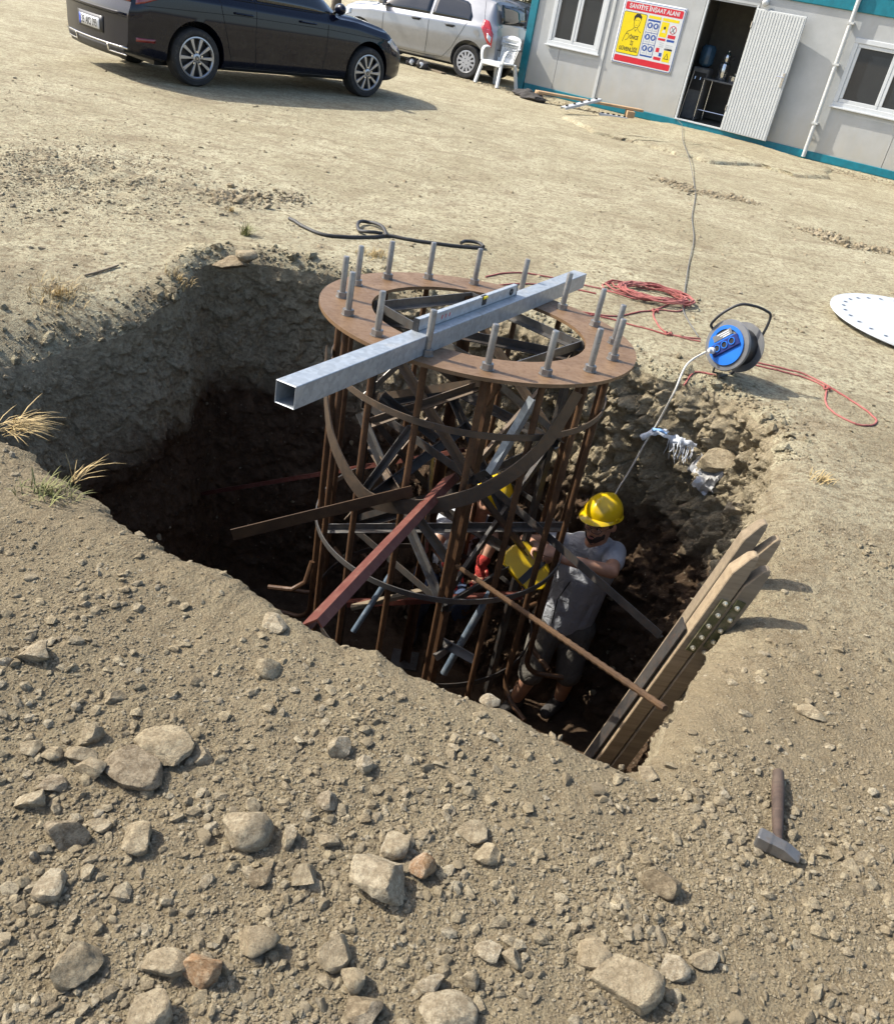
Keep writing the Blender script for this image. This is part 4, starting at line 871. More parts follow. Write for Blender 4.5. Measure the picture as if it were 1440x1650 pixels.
# concrete apron in front of the door
ap_px = [(905, 186), (985, 188), (1085, 200), (1160, 214), (1250, 243), (1335, 268), (1338, 286), (1290, 284), (1225, 266), (1150, 262), (1090, 247), (1020, 228), (960, 214)]
pts = [at_z(x, y, 0.02) for x, y in ap_px]; pts2 = []
for i in range(len(pts)):
    a_, b_ = pts[i], pts[(i + 1) % len(pts)]
    for k in range(8):
        p = a_.lerp(b_, k / 8); pts2.append((p.x + rnd.uniform(-.05, .05), p.y + rnd.uniform(-.05, .05)))
cxy = np.mean(np.array(pts2), 0); m = MB(); n_ = len(pts2); rings = [(1.02, -0.02), (0.985, 0.035), (0.95, 0.045), (0.7, 0.05), (0.4, 0.045), (0.1, 0.047)]
for s, z in rings:
    for p in pts2: m.v.append((cxy[0] + (p[0] - cxy[0]) * s, cxy[1] + (p[1] - cxy[1]) * s, z + rnd.uniform(-.006, .006)))
m.f = [(r * n_ + i, r * n_ + (i + 1) % n_, (r + 1) * n_ + (i + 1) % n_, (r + 1) * n_ + i) for r in range(len(rings) - 1) for i in range(n_)] + [tuple((len(rings) - 1) * n_ + i for i in range(n_))]
tag(m.build('concrete_apron', 'soil', None, True), kind='structure', label='low pale concrete apron in front of the cabin door')

# boards, profiles, brick by the wall
def wp(px, py, z): return at_z(px, py, z)
pa, pb = wp(866, 147, .16), wp(1035, 178, .16); dn = (pb - pa).normalized()
loose('wooden_plank', MB().bar(pa, pb, .17, .04), 'pale_timber', 'pale wooden plank lying along the foot of the cabin wall', 'plank', bevel=.004)
for px, py in ((868, 152), (1014, 184)):
    p = wp(px, py, .07); q = Vector((-dn.y, dn.x, 0)); loose('wood_block', MB().bar(p - q * .12 + Vector((0, 0, 0)), p + q * .12, .14, .125), 'pale_timber', 'wooden block under the %s end of the plank by the cabin' % ('left' if px < 900 else 'right'), 'wood block', bevel=.005)
def profile(p0, p1, label):
    m = MB(); d = (p1 - p0).normalized(); m.channel(p0, p1, .10, .04, .004, twist=PI); o = loose('steel_profile', m, 'white_steel', label, 'steel profile')
    for k in range(5):
        c = p0.lerp(p1, (k + .5) / 5); b = MB(); b.bar(c - d * .02, c + d * .02, .03, .0425); me = b.mesh('slot'); me.transform(Matrix.Translation(-o.location)); link('slot', me, 'ink_black', o)
profile(wp(907, 172, .10), wp(966, 158, .26), 'white slotted steel profile leaning across the plank by the cabin'); profile(wp(966, 181, .06), wp(1010, 189, .06), 'white slotted steel profile on the ground under the right end of the plank'); profile(wp(858, 151, .06), wp(873, 155, .06), 'short white steel profile at the left end of the plank')
bp = wp(1231, 236, 0.0); brk = MB(); brk.box(-.10, .10, -.06, .06, 0, .11); bo = brk.build('brick', 'brick_tan', None, bevel=.006); bo.location = (bp.x, bp.y, .046); bo.rotation_euler = (0, 0, -.5); tag(bo, 'tan brick holding the open cabin door', 'brick')

# ================================================================== CARS
def make_wheel(name, R, wdt, style, parent, M):
    """wheel about local y axis, outer face towards -y; M places it"""
    T = M @ Matrix.Rotation(PI / 2, 4, 'X')                                # lathe z -> -y
    h = wdt / 2; rr = R * (0.72 if style == 'alloy' else 0.66)
    ty = MB(); ty.lathe([(rr, -h), (R * .93, -h), (R * .99, -h * .75), (R, -h * .5), (R, h * .5), (R * .99, h * .75), (R * .93, h), (R * .80, h * 1.04), (rr, h * .92)], 48, T, True); wh = ty.build(name, 'rubber', parent, True, math.radians(30))
    lt = MB(); lt.lathe([(rr * 1.0, h * .9), (rr * 1.0, h * .55), (rr * .93, h * .5), (rr * .90, h * .9), (rr * .95, h * 1.0), (rr * 1.01, h * .98)], 40, T, True); lt.build('rim', 'alloy' if style == 'alloy' else 'hubcap', wh, True)
    bk = MB(); bk.disc((0, 0, h * .35), rr * .95, 32, T); bk.build('brake_disc', 'dark_plastic', wh)
    if style == 'alloy':
        for k in range(10):
            a = 2 * PI * k / 10; s = MB(); R_ = Matrix.Rotation(a, 4, 'Z'); pr = [(.17, -.022), (.5, -.05), (.93, -.075), (.93, .075), (.5, .05), (.17, .022)]
            vs = [T @ R_ @ Vector((x * rr, y * rr * 1.25, z)) for z in (h * .72, h * .95) for x, y in pr]; s.add(vs, [(i, (i + 1) % 6, 6 + (i + 1) % 6, 6 + i) for i in range(6)] + [(5, 4, 3, 2, 1, 0), (6, 7, 8, 9, 10, 11)]); s.build('spoke', 'alloy', wh, bevel=.003)
        hb = MB(); hb.lathe([(rr * .22, h * .6), (rr * .22, h * .96), (rr * .16, h * 1.0)], 20, T); hb.build('hub', 'alloy', wh, True); hb = MB(); hb.lathe([(rr * .11, h * 1.001), (rr * .11, h * 1.03)], 20, T); em = hb.build('emblem', 'dark_plastic', wh)
        vw = MB(); 
        for q in (((-.05, .05), (0, 0)), ((.05, .05), (0, 0)), ((-.07, .03), (-.035, -.07)), ((.07, .03), (.035, -.07)), ((-.035, -.07), (0, 0)), ((.035, -.07), (0, 0))):
            vw.bar(T @ Vector((q[0][0] * rr, q[0][1] * rr, h * 1.04)), T @ Vector((q[1][0] * rr, q[1][1] * rr, h * 1.04)), .006, .002)
        vw.build('emblem_mark', 'chrome', wh)
        for k in range(5):
            a = 2 * PI * k / 5 + .3; MB().lathe([(.011, h * .8), (.011, h * 1.0)], 8, T @ Matrix.Translation((.16 * rr * 1.9 * math.cos(a), .16 * rr * 1.9 * math.sin(a), 0))).build('wheel_bolt', 'chrome', wh)
    else:
        lp = [circle(0, 0, rr * .95, 40)]
        for k in range(12):
            a = 2 * PI * k / 12; lp.append([(math.cos(a + da) * r * rr, math.sin(a + da) * r * rr) for r, da in ((.52, -.05), (.84, -.14), (.88, 0), (.84, .14), (.52, .05))])
        for k in range(4): a = 2 * PI * k / 4 + .4; lp.append(circle(.28 * rr * math.cos(a), .28 * rr * math.sin(a), .055 * rr, 10))
        me = curve_plate('hubcap', lp, .012); me.transform(T @ Matrix.Translation((0, 0, h * .92))); link('hubcap', me, 'hubcap', wh)
    return wh

class Car:
    """local: x forward from the rear axle, y to the left, z up"""
    def __init__(s, P, name, label, paint):
        s.P = P; s.root = empty(name, (0, 0, 0), None, label, 'car'); x0, x1 = -P['ro'], P['wb'] + P['fo']; s.x0, s.x1 = x0, x1; s.paint = paint
        xs = sorted(set([x0, x0 + .015, x0 + .05, x0 + .12, x1 - .015, x1 - .05, x1 - .12] + list(np.linspace(x0 + .2, x1 - .2, 46))))
        rows = [s.section(x) for x in xs]; n = len(rows[0]); V = []; Fc = []
        for x, r in zip(xs, rows):
            for y, z in r: V.append((s.shift(x, y, z), y, z))
            for y, z in r[-2:0:-1]: V.append((s.shift(x, -y, z), -y, z))
        m = 2 * n - 2
        for i in range(len(xs) - 1): Fc += [(i * m + k, i * m + (k + 1) % m, (i + 1) * m + (k + 1) % m, (i + 1) * m + k) for k in range(m)]
        base = 0
        for end, x in ((0, x0), (len(xs) - 1, x1)):          # curved end caps
            idx = [end * m + k for k in range(m)]; sub = 6; prev = None
            for j in range(1, n - 1):
                L, R_ = idx[j], idx[m - j]; yl = V[L][1]; z = V[L][2]; row = [L]
                for q in range(1, sub):
                    y = yl * (1 - 2 * q / sub); V.append((s.shift(x, y, z), y, z)); row.append(len(V) - 1)
                row.append(R_)
                if prev: Fc += [(prev[q], prev[q + 1], row[q + 1], row[q]) for q in range(sub)]
                else: Fc.append(tuple([idx[0]] + row))
                prev = row
            Fc.append(tuple([idx[n - 1]] + prev[::-1]))
        b = MB(); b.v = V; b.f = Fc; me = b.mesh('body', True, math.radians(38)); s.body = link('body', me, paint, s.root)
        s.R = P['wr']; cut = MB()
        for ax in (0, P['wb']):
            for sd in (-1, 1):
                yy = sd * (P['W'] - .16); M = Matrix.Translation((ax, yy, s.R + .02)) @ Matrix.Rotation(PI / 2, 4, 'X'); cut.lathe([(s.R + .055, -.30), (s.R + .055, .30)], 40, M)
        co = cut.build('cutter', 'seam'); md = s.body.modifiers.new('b', 'BOOLEAN'); md.object = co; md.operation = 'DIFFERENCE'; md.solver = 'EXACT'; me = eval_mods(s.body); bpy.data.objects.remove(co)
        me.materials.clear(); me.materials.append(MATS[paint]); me.polygons.foreach_set('use_smooth', [True] * len(me.polygons)); me.set_sharp_from_angle(angle=math.radians(32))
        for ax in (0, P['wb']):
            for sd in (-1, 1):
                M = Matrix.Translation((ax, sd * (P['W'] - .125), s.R)) @ (Matrix() if sd < 0 else Matrix.Rotation(PI, 4, 'Z')); make_wheel('wheel', s.R, .215, P['style'], s.root, M)
        u = MB(); u.box(x0 + .5, x1 - .5, -P['W'] + .32, P['W'] - .32, .17, .30); u.build('underbody', 'dark_plastic', s.root)
    def cv(s, key, x): t = s.P[key]; return float(np.interp((x - s.x0) / (s.x1 - s.x0), [a for a, _ in t], [b for _, b in t]))
    def shift(s, x, y, z):
        P = s.P; wr = max(0, 1 - (x - s.x0) / .35); wf = max(0, 1 - (s.x1 - x) / .5)
        x += wr * (.10 * (y / P['W']) ** 2 + P['tail'] * max(0, z - P['tz']) + .25 * max(0, .34 - z)); x -= wf * (.22 * (y / P['W']) ** 2 + .25 * max(0, z - .55)); return x
    def section(s, x):
        W = s.P['W'] * s.cv('w', x); zb = s.cv('zb', x); sh = s.cv('sh', x); zt = max(s.cv('zt', x), sh + .03); Wr = s.cv('wr_', x) * s.P['W']; Wr = min(Wr, W * .95)
        zr = max(zt - .07, sh + .02)
        pts = [(0, zb), (W * .78, zb), (W * .93, zb + .035), (W * .975, zb + .11), (W * .978, zb + .19), (W * .995, (zb + sh) / 2), (W, (zb + sh) / 2 + .12), (W * .988, sh - .12), (W * .982, sh - .055), (W * .945, sh - .004), (W * .93, sh + .012),
               ((W * .93 + Wr) / 2 + .012, (sh + zr) / 2), (Wr, zr), (Wr * .93, zt - .03), (Wr * .6, zt - .006), (0, zt)]
        out = []
        for i in range(len(pts) - 1):
            k = 3 if 3 <= i <= 11 else 2
            for j in range(k): t = j / k; out.append((pts[i][0] * (1 - t) + pts[i + 1][0] * t, pts[i][1] * (1 - t) + pts[i + 1][1] * t))
        return out + [pts[-1]]
    def side(s, x, z):
        r = s.section(x); r = [p for p in r if p[0] > s.P['W'] * .25][2:]; zz = [p[1] for p in r]; k = int(np.argmax(zz)); return float(np.interp(z, zz[:k + 1], [p[0] for p in r[:k + 1]]))
    def sp(s, x, z, sd=-1, e=.003): y = (s.side(x, z) + e) * sd; return Vector((s.shift(x, y, z), y, z))
    def patch(s, name, cols, mat, sd=-1, e=.004, nz=6, parent=None):
        """cols: list of (x, zlow, zhigh)"""
        m = MB(); n = nz + 1
        for x, a, b in cols:
            for j in range(n): m.v.append(tuple(s.sp(x, a + (b - a) * j / nz, sd, e)))
        m.f = [(i * n + j, (i + 1) * n + j, (i + 1) * n + j + 1, i * n + j + 1) for i in range(len(cols) - 1) for j in range(nz)]
        o = m.build(name, mat, parent or s.root, True)
        md = o.modifiers.new('s', 'SOLIDIFY'); md.thickness = .002; md.offset = 0; eval_mods(o); return o
    def cols(s, pts_lo, pts_hi, n=14):
        xa = max(pts_lo[0][0], pts_hi[0][0]); xb = min(pts_lo[-1][0], pts_hi[-1][0]); return [(x, float(np.interp(x, *zip(*pts_lo))), float(np.interp(x, *zip(*pts_hi)))) for x in np.linspace(xa, xb, n)]
    def seam(s, pts, sd=-1, w_=.007, name='door_seam'):
        m = MB(); P_ = []
        for (xa, za), (xb, zb) in zip(pts, pts[1:]):
            for k in range(7): P_.append(s.sp(xa + (xb - xa) * k / 7, za + (zb - za) * k / 7, sd, .0012))
        P_.append(s.sp(pts[-1][0], pts[-1][1], sd, .0012)); m.tube(P_, w_ / 2, 5); return m.build(name, 'seam', s.root)
    def rear_x(s, y, z): return s.shift(s.x0, y, z)
    def rpatch(s, name, y0, y1, z0, z1, mat, e=.006, n=10, parent=None, skew=0.0, thick=.004):
        m = MB(); k = 3
        for i in range(n + 1):
            y = y0 + (y1 - y0) * i / n
            for j in range(k + 1):
                z = z0 + (z1 - z0) * j / k + skew * (i / n - .5); m.v.append((s.rear_x(y, z) - e, y, z))
        m.f = [(i * 4 + j, (i + 1) * 4 + j, (i + 1) * 4 + j + 1, i * 4 + j + 1) for i in range(n) for j in range(k)]; o = m.build(name, mat, parent or s.root, True); md = o.modifiers.new('s', 'SOLIDIFY'); md.thickness = thick; md.offset = 0; eval_mods(o); return o
    def place(s, rear, heading, z=0.0):
        """put a wheel-contact point (local rear axle, side sd) at world rear"""
        s.root.rotation_euler = (0, 0, heading); c, n_ = math.cos(heading), math.sin(heading); lx, ly = 0.0, s.contact; s.root.location = (rear.x - (c * lx - n_ * ly), rear.y - (n_ * lx + c * ly), z)
HB = dict(w=[(0, .90), (.04, .955), (.15, .985), (.4, 1), (.75, .985), (.9, .95), (.97, .88), (1, .80)], zb=[(0, .30), (.12, .22), (.2, .19), (.8, .19), (.93, .20), (1, .26)], sh=[(0, .98), (.1, .99), (.3, .97), (.62, .93), (.75, .90), (.9, .80), (1, .62)],
          zt=[(0, 1.02), (.03, 1.10), (.10, 1.36), (.2, 1.44), (.4, 1.47), (.52, 1.44), (.60, 1.30), (.70, 1.0), (.8, .97), (.93, .87), (1, .70)], wr_=[(0, .70), (.1, .66), (.2, .65), (.5, .66), (.7, .78), (.9, .75), (1, .65)], tail=.35, tz=.70)
# black hatchback, its right side towards the camera
c1 = Car(dict(HB, W=.905, ro=.90, wb=2.65, fo=.86, wr=.318, style='alloy'), 'hatchback_car', 'glossy black hatchback car with ten-spoke alloy wheels parked on the dirt', 'black_paint')
fr_, re_ = at_z(590, 157, 0), at_z(317, 140, 0); c1.contact = -(c1.P['W'] - .02); c1.place(re_, math.atan2(fr_.y - re_.y, fr_.x - re_.x))
def window_side(c, lo, hi, sd, name='side_window'): return c.patch(name, c.cols(lo, hi), 'car_glass', sd, .006)
for sd in (-1, 1):
    window_side(c1, [(-.05, 1.03), (.78, 1.00)], [(-.05, 1.12), (.15, 1.30), (.78, 1.36)], sd); window_side(c1, [(.84, 1.0), (1.62, .98), (2.28, .96)], [(.84, 1.36), (1.3, 1.36), (1.7, 1.28), (2.28, .97)], sd)
    c1.seam([(.81, 1.0), (.80, .60), (.83, .26)], sd); c1.seam([(.30, .98), (.36, .72), (.44, .44), (.50, .26), (.83, .26), (1.86, .26), (1.90, .50), (1.92, .95)], sd); c1.seam([(-.55, .96), (.2, .985), (2.1, .955)], sd, .012, 'belt_trim'); c1.patch('sill_trim', [(x, .20, .245) for x in np.linspace(.40, 2.24, 10)], 'dark_plastic', sd, .004, 2)
    c1.seam([(-.7, .80), (.6, .82), (2.0, .79), (2.9, .74)], sd, .006, 'crease_line')
    for x in (.62, 1.58):
        p, q = c1.sp(x - .10, .845, sd, .035), c1.sp(x + .10, .84, sd, .035); m = MB(); m.tube(smooth_pts([c1.sp(x - .11, .845, sd, -.002), p, q, c1.sp(x + .11, .84, sd, -.002)], 3), .012, 8); m.build('door_handle', 'black_paint', c1.root, True)
    m = MB(); b0 = c1.sp(2.12, .985, sd, 0.0); o_ = Vector((0, sd, 0)); ell = []
    for i in range(9):
        a = PI * i / 8
        for k in range(14): b = 2 * PI * k / 14; ell.append(b0 + o_ * (.14 - .115 * math.cos(a)) + Vector((.02 + .065 * math.sin(a) * math.cos(b) - .03 * (1 - math.cos(a)) * .5, 0, .055 + .07 * math.sin(a) * math.sin(b))))
    m.add(ell, [(i * 14 + k, i * 14 + (k + 1) % 14, (i + 1) * 14 + (k + 1) % 14, (i + 1) * 14 + k) for i in range(8) for k in range(14)]); mr = m.build('mirror', 'black_paint', c1.root, True); MB().tube([b0 + Vector((0.02, 0, .0)), b0 + o_ * .1 + Vector((.02, 0, .035))], .022, 8).build('mirror_arm', 'dark_plastic', mr, True)
    c1.patch('headlight', c1.cols([(2.98, .72), (3.12, .66), (3.38, .60)], [(2.98, .735), (3.12, .775), (3.38, .72)], 8), 'clear_lens', sd, .004); c1.patch('tail_light', c1.cols([(-.84, .80), (-.62, .84), (-.40, .90)], [(-.84, .93), (-.62, .95), (-.40, .93)], 8), 'dark_red_lens', sd, .005)
    c1.patch('side_reflector', [(x, .43, .47) for x in np.linspace(-.80, -.52, 8)], 'dark_red_lens', sd, .004, 2)
for sd in (-1, 1): c1.rpatch('tail_light', sd * .36, sd * .80, .82, .94, 'dark_red_lens')
c1.rpatch('rear_window', -.58, .58, 1.04, 1.30, 'car_glass'); c1.rpatch('tailgate_seam', -.62, .62, .66, .672, 'seam', .003); c1.rpatch('bumper_step', -.78, .78, .655, .662, 'seam', .004); c1.rpatch('chrome_strip', -.80, .80, .335, .352, 'chrome', .012); c1.rpatch('diffuser', -.72, .72, .225, .325, 'dark_plastic', .003)
for sd in (-1, 1):
    c1.rpatch('exhaust_trim', sd * .42, sd * .76, .262, .274, 'chrome', .014, skew=0); c1.rpatch('exhaust_trim', sd * .40, sd * .43, .262, .35, 'chrome', .014); c1.rpatch('exhaust_opening', sd * .44, sd * .74, .278, .330, 'ink_black', .010)
pf = c1.rpatch('plate_recess', -.33, .33, .43, .60, 'dark_plastic', .003); pl = c1.rpatch('licence_plate', -.26, .26, .455, .567, 'plate_white', .012)
c1.rpatch('plate_band', .215, .26, .455, .567, 'plate_blue', .0155, parent=pl)
me = text_mesh('35 AKS 095', .115, .40, .002); me.transform(Matrix.Translation((c1.rear_x(0, .51) - .017, -.018, .508)) @ Matrix.Rotation(-PI / 2, 4, 'Z') @ Matrix.Rotation(PI / 2, 4, 'X')); link('plate_lettering', me, 'ink_black', pl)
c1.rpatch('bumper_top', -.76, .76, .672, .70, 'black_paint', .02)

# silver hatchback, its left side towards the camera
SB = dict(HB, sh=[(0, .96), (.1, .98), (.3, .96), (.62, .92), (.75, .90), (.9, .82), (1, .66)], zt=[(0, 1.02), (.02, 1.15), (.06, 1.40), (.2, 1.47), (.4, 1.49), (.52, 1.46), (.62, 1.30), (.74, 1.0), (.85, .96), (.95, .86), (1, .72)], tail=.22, tz=.80)
c2 = Car(dict(SB, W=.855, ro=.62, wb=2.52, fo=.78, wr=.300, style='steel'), 'hatchback_car', 'silver hatchback car with plastic wheel trims parked beside the site cabin', 'silver_paint')
s0, s1 = at_z(635, 79, .24), at_z(722, 99, .24); c2.contact = (c2.P['W'] - .02); rw = at_z(746, 126, 0); c2.place(rw, math.atan2(s0.y - s1.y, s0.x - s1.x))
for sd in (-1, 1):
    window_side(c2, [(.05, 1.00), (.9, .98)], [(.05, 1.08), (.2, 1.30), (.9, 1.38)], sd); window_side(c2, [(.96, .98), (1.7, .96), (2.2, .95)], [(.96, 1.38), (1.4, 1.38), (1.8, 1.26), (2.2, .96)], sd)
    c2.seam([(.94, .98), (.92, .6), (.94, .27)], sd); c2.seam([(.10, .98), (.22, .75), (.36, .50), (.55, .29), (.94, .27), (1.92, .27), (1.96, .5), (1.98, .94)], sd); c2.seam([(-.08, 1.42), (-.2, 1.1), (-.36, .90), (-.42, .60)], sd, .006, 'tailgate_seam')
    for x in (.46, 1.22): c2.patch('handle_recess', [(xx, .83, .875) for xx in np.linspace(x - .08, x + .08, 5)], 'dark_plastic', sd, .003, 2); MB().tube(smooth_pts([c2.sp(x - .10, .862, sd, 0), c2.sp(x - .07, .862, sd, .032), c2.sp(x + .07, .862, sd, .032), c2.sp(x + .10, .862, sd, 0)], 3), .013, 8).build('door_handle', 'dark_plastic', c2.root, True)
    c2.patch('tail_light', c2.cols([(-.54, .62), (-.46, .66), (-.34, .76), (-.20, .93)], [(-.54, .86), (-.46, .97), (-.34, 1.06), (-.20, 1.07)], 10), 'red_lens', sd, .006); c2.patch('light_insert', c2.cols([(-.50, .70), (-.38, .78)], [(-.50, .80), (-.38, .86)], 4), 'clear_lens', sd, .009)
    c2.patch('headlight', c2.cols([(2.75, .70), (3.1, .62)], [(2.75, .80), (3.1, .75)], 6), 'clear_lens', sd, .004); MB().disc((0, 0, 0), .075, 20, Matrix.Translation(c2.sp(-.12, .80, sd, .002)) @ Matrix.Rotation(-sd * PI / 2, 4, 'X')).build('fuel_flap', 'silver_paint', c2.root)
    c2.patch('sill_trim', [(x, .20, .23) for x in np.linspace(.38, 2.1, 8)], 'dark_plastic', sd, .004, 2)
    m = MB(); b0 = c2.sp(2.0, .98, sd, .0); m.lathe([(.01, -.09), (.06, -.07), (.075, 0), (.06, .08), (.01, .1)], 14, Matrix.Translation(b0 + Vector((0, sd * .12, .06))) @ Matrix.Rotation(PI / 2, 4, 'X')); m.build('mirror', 'silver_paint', c2.root, True)
c2.rpatch('rear_window', -.60, .60, 1.06, 1.36, 'car_glass'); c2.rpatch('licence_plate', -.26, .26, .66, .77, 'plate_white', .01); c2.rpatch('bumper_seam', -.7, .7, .60, .61, 'seam', .003); c2.rpatch('number_recess', -.32, .32, .63, .80, 'dark_plastic', .004)
# dark car behind, only a corner of it shows
c3 = Car(dict(HB, W=.88, ro=.85, wb=2.6, fo=.85, wr=.31, style='steel'), 'parked_car', 'dark grey car mostly hidden between the silver hatchback and the cabin', 'grey_paint')
c3.contact = -(c3.P['W'] - .02); c3.place(Vector((-2.0, 22.0, 0)), math.atan2(s0.y - s1.y, s0.x - s1.x) + PI)
for sd in (-1, 1): window_side(c3, [(-.05, 1.03), (.78, 1.00)], [(-.05, 1.12), (.15, 1.30), (.78, 1.36)], sd); window_side(c3, [(.84, 1.0), (1.62, .98), (2.28, .96)], [(.84, 1.36), (1.3, 1.36), (1.7, 1.28), (2.28, .97)], sd); c3.patch('tail_light', c3.cols([(-.80, .80), (-.40, .90)], [(-.80, .93), (-.40, .93)], 8), 'dark_red_lens', sd, .005)
c3.rpatch('rear_window', -.58, .58, 1.04, 1.30, 'car_glass')
ws = MB(); V = []
for i in range(9):
    x = c3.x0 + (c3.x1 - c3.x0) * (.555 + .135 * i / 8); zt_ = c3.cv('zt', x); hw = .52 + .12 * i / 8
    for j in range(9): V.append((x + .012, -hw + 2 * hw * j / 8, zt_ + .012 - .035 * (2 * j / 8 - 1) ** 4))
ws.add(V, [(i * 9 + j, i * 9 + j + 1, (i + 1) * 9 + j + 1, (i + 1) * 9 + j) for i in range(8) for j in range(8)]); ws.build('windscreen', 'car_glass', c3.root, True)

# ------------------------------------------------------------------ plastic chair by the silver car
cp = (at_z(776, 137, 0) + at_z(818, 143, 0)) / 2
chair = empty('plastic_chair', (cp.x, cp.y + .22, 0), (0, 0, math.radians(-38)), 'white plastic armchair standing between the silver car and the cabin', 'chair')
m = MB(); m.box(-.24, .24, -.23, .20, .40, .43); m.build('seat', 'chair_plastic', chair, bevel=.012)
m = MB(); m.box(-.245, .245, -.26, -.231, .35, .425); m.build('seat_apron', 'chair_plastic', chair, bevel=.008)
for x in (-1, 1):
    for y in (-1, 1):
        m = MB(); t = Vector((x * .235, -.22 if y < 0 else .18, .42)); b = Vector((x * .285, -.30 if y < 0 else .29, .004)); m.extrude([(-.03, -.022), (.03, -.022), (.034, .022), (-.034, .022)], b, t, up=(0, 1, 0)); m.build('leg', 'chair_plastic', chair, bevel=.006)
    m = MB(); m.ribbon(smooth_pts([(x * .255, -.235, .42), (x * .285, -.23, .55), (x * .295, -.17, .635), (x * .295, 0, .655), (x * .275, .17, .68), (x * .24, .235, .72)], 4), [(x, 0, .3)] * 21, .055, .02); m.build('armrest', 'chair_plastic', chair, True)
out = [(-.20, 0), (-.24, .15), (-.275, .32), (-.25, .40), (-.15, .445), (0, .46), (.15, .445), (.25, .40), (.275, .32), (.24, .15), (.20, 0)]
hl = []
for r in range(7):
    for c in range(6):
        x = -.13 + c * .052 + (.026 if r % 2 else 0) - .013; z = .09 + r * .042; hl.append([(x - .012, z), (x, z - .014), (x + .012, z), (x, z + .014)])
hl += [[(-.205, .06), (-.175, .06), (-.195, .28), (-.235, .28)], [(.205, .06), (.235, .28), (.195, .28), (.175, .06)]]
me = curve_plate('backrest', [out] + hl, .012); co = np.empty(len(me.vertices) * 3, np.float32); me.vertices.foreach_get('co', co); co = co.reshape(-1, 3); co2 = co.copy()
co2[:, 2] = .43 + co[:, 1]; co2[:, 1] = .20 + .22 * co[:, 1] - .9 * co[:, 0] ** 2 + co[:, 2]; co2[:, 0] = co[:, 0]; me.vertices.foreach_set('co', co2.ravel()); me.update(); link('backrest', me, 'chair_plastic', chair)

# ================================================================== CABLE REEL, ROPES, HOSE, TOOLS
rp0 = ground(1166, 607); RZ = rp0.z
ax = Vector((-0.76, -0.63, 0.16)).normalized()                          # reel axis, towards the viewer's left
reel = empty('cable_reel', (rp0.x, rp0.y, RZ), None, 'blue-faced black cable reel with carrying frame standing right of the pit', 'cable reel')
sdv = ax.cross(Vector((0, 0, 1))).normalized(); upv = sdv.cross(ax).normalized()
cen = Vector((0.0, 0.0, 0.182)); RL = Matrix(((sdv.x, upv.x, ax.x, cen.x), (sdv.y, upv.y, ax.y, cen.y), (sdv.z, upv.z, ax.z, cen.z), (0, 0, 0, 1)))   # x side, y up, z along the axis
def rl(name, mb, mat, parent=None, smooth=True, bevel=0):
    me = mb.mesh(name, smooth, None, bevel) if isinstance(mb, MB) else mb
    me.transform(RL); return link(name, me, mat, parent or reel)
fl = rl('front_flange', MB().lathe([(.02, .055), (.128, .055), (.137, .060), (.140, .070), (.136, .078), (.115, .080), (.02, .080)], 44), 'drum_grey')
rl('back_flange', MB().lathe([(.02, -.085), (.05, -.09), (.12, -.078), (.136, -.070), (.138, -.062), (.02, -.062)], 44), 'drum_grey')
rl('drum', MB().lathe([(.102, -.061), (.104, -.02), (.102, .054)], 36), 'dark_plastic')
bm_ = MB(); bm_.lathe([(.138, -.0625), (.1385, -.058)], 10)
me = curve_plate('blue_face', [circle(0, 0, .108, 48), [(.088 * math.cos(a), .088 * math.sin(a)) for a in np.linspace(.3, 2.0, 14)] + [(.03, .05), (.055, .02)]], .006); me.transform(Matrix.Translation((0, 0, .0845))); bf = rl('blue_face', me, 'blue_plastic')
R45 = Matrix.Rotation(math.radians(-48), 4, 'Z')
m = MB(); m.box(-.088, .088, -.034, .030, .0878, .098); me = m.mesh('socket_panel', False, None, .004); me.transform(R45); rl('socket_panel', me, 'navy_plastic', bf)
for k in (-1, 0, 1):
    c_ = R45 @ Vector((k * .048, .002, 0)); sk = rl('socket', MB().lathe([(.016, .0982), (.0205, .0982), (.0205, .103), (.016, .103)], 20, Matrix.Translation((c_.x, c_.y, 0)), True), 'blue_plastic', bf); rl('socket_well', MB().disc((c_.x, c_.y, .0988), .016, 18), 'ink_black', sk)
m = MB(); m.box(-.06, .06, .042, .076, .0878, .0898); me = m.mesh('rating_label'); me.transform(R45); lb = rl('rating_label', me, 'drum_grey', bf)
for k in range(3):
    m = MB(); m.box(-.045, .03 - .015 * k, .066 - .011 * k, .071 - .011 * k, .0901, .0906); me = m.mesh('label_print'); me.transform(R45); rl('label_print', me, 'plate_white', lb)
c_ = R45 @ Vector((.1, .002, 0)); PLUG = RL @ Vector((c_.x * .98, c_.y * .98, .135)); rl('plug', MB().lathe([(.018, .0992), (.018, .118), (.012, .122), (.009, .140)], 14, Matrix.Translation((c_.x * .75, c_.y * .75, 0))), 'plate_white')
fr_pts = [(.132, .045, .07), (.135, .07, .095), (.10, .145, .09), (.05, .215, .05), (.0, .232, -.01), (-.04, .228, -.06), (-.06, .205, -.10), (-.06, .10, -.105), (-.03, -.06, -.10), (.01, -.165, -.095), (.01, -.172, -.05), (-.02, -.172, .05)]
rl('carrying_frame', MB().tube(smooth_pts(fr_pts, 6), .0075, 10), 'black_plastic'); rl('front_strut', MB().tube([(.02, -.05, .079), (.02, -.165, .06), (.01, -.172, -.05)], .006, 8), 'black_plastic'); rl('hub', MB().lathe([(.012, -.10), (.012, -.088)], 12), 'ink_black')

def along(pxs, r, lift=0.0, k=6): return [p + Vector((0, 0, r + lift)) for p in smooth_pts([ground(x, y) for x, y in pxs], k)]
def settle(pts, r):
    return [Vector((p.x, p.y, gh(p.x, p.y) + r * 0.8)) for p in pts]
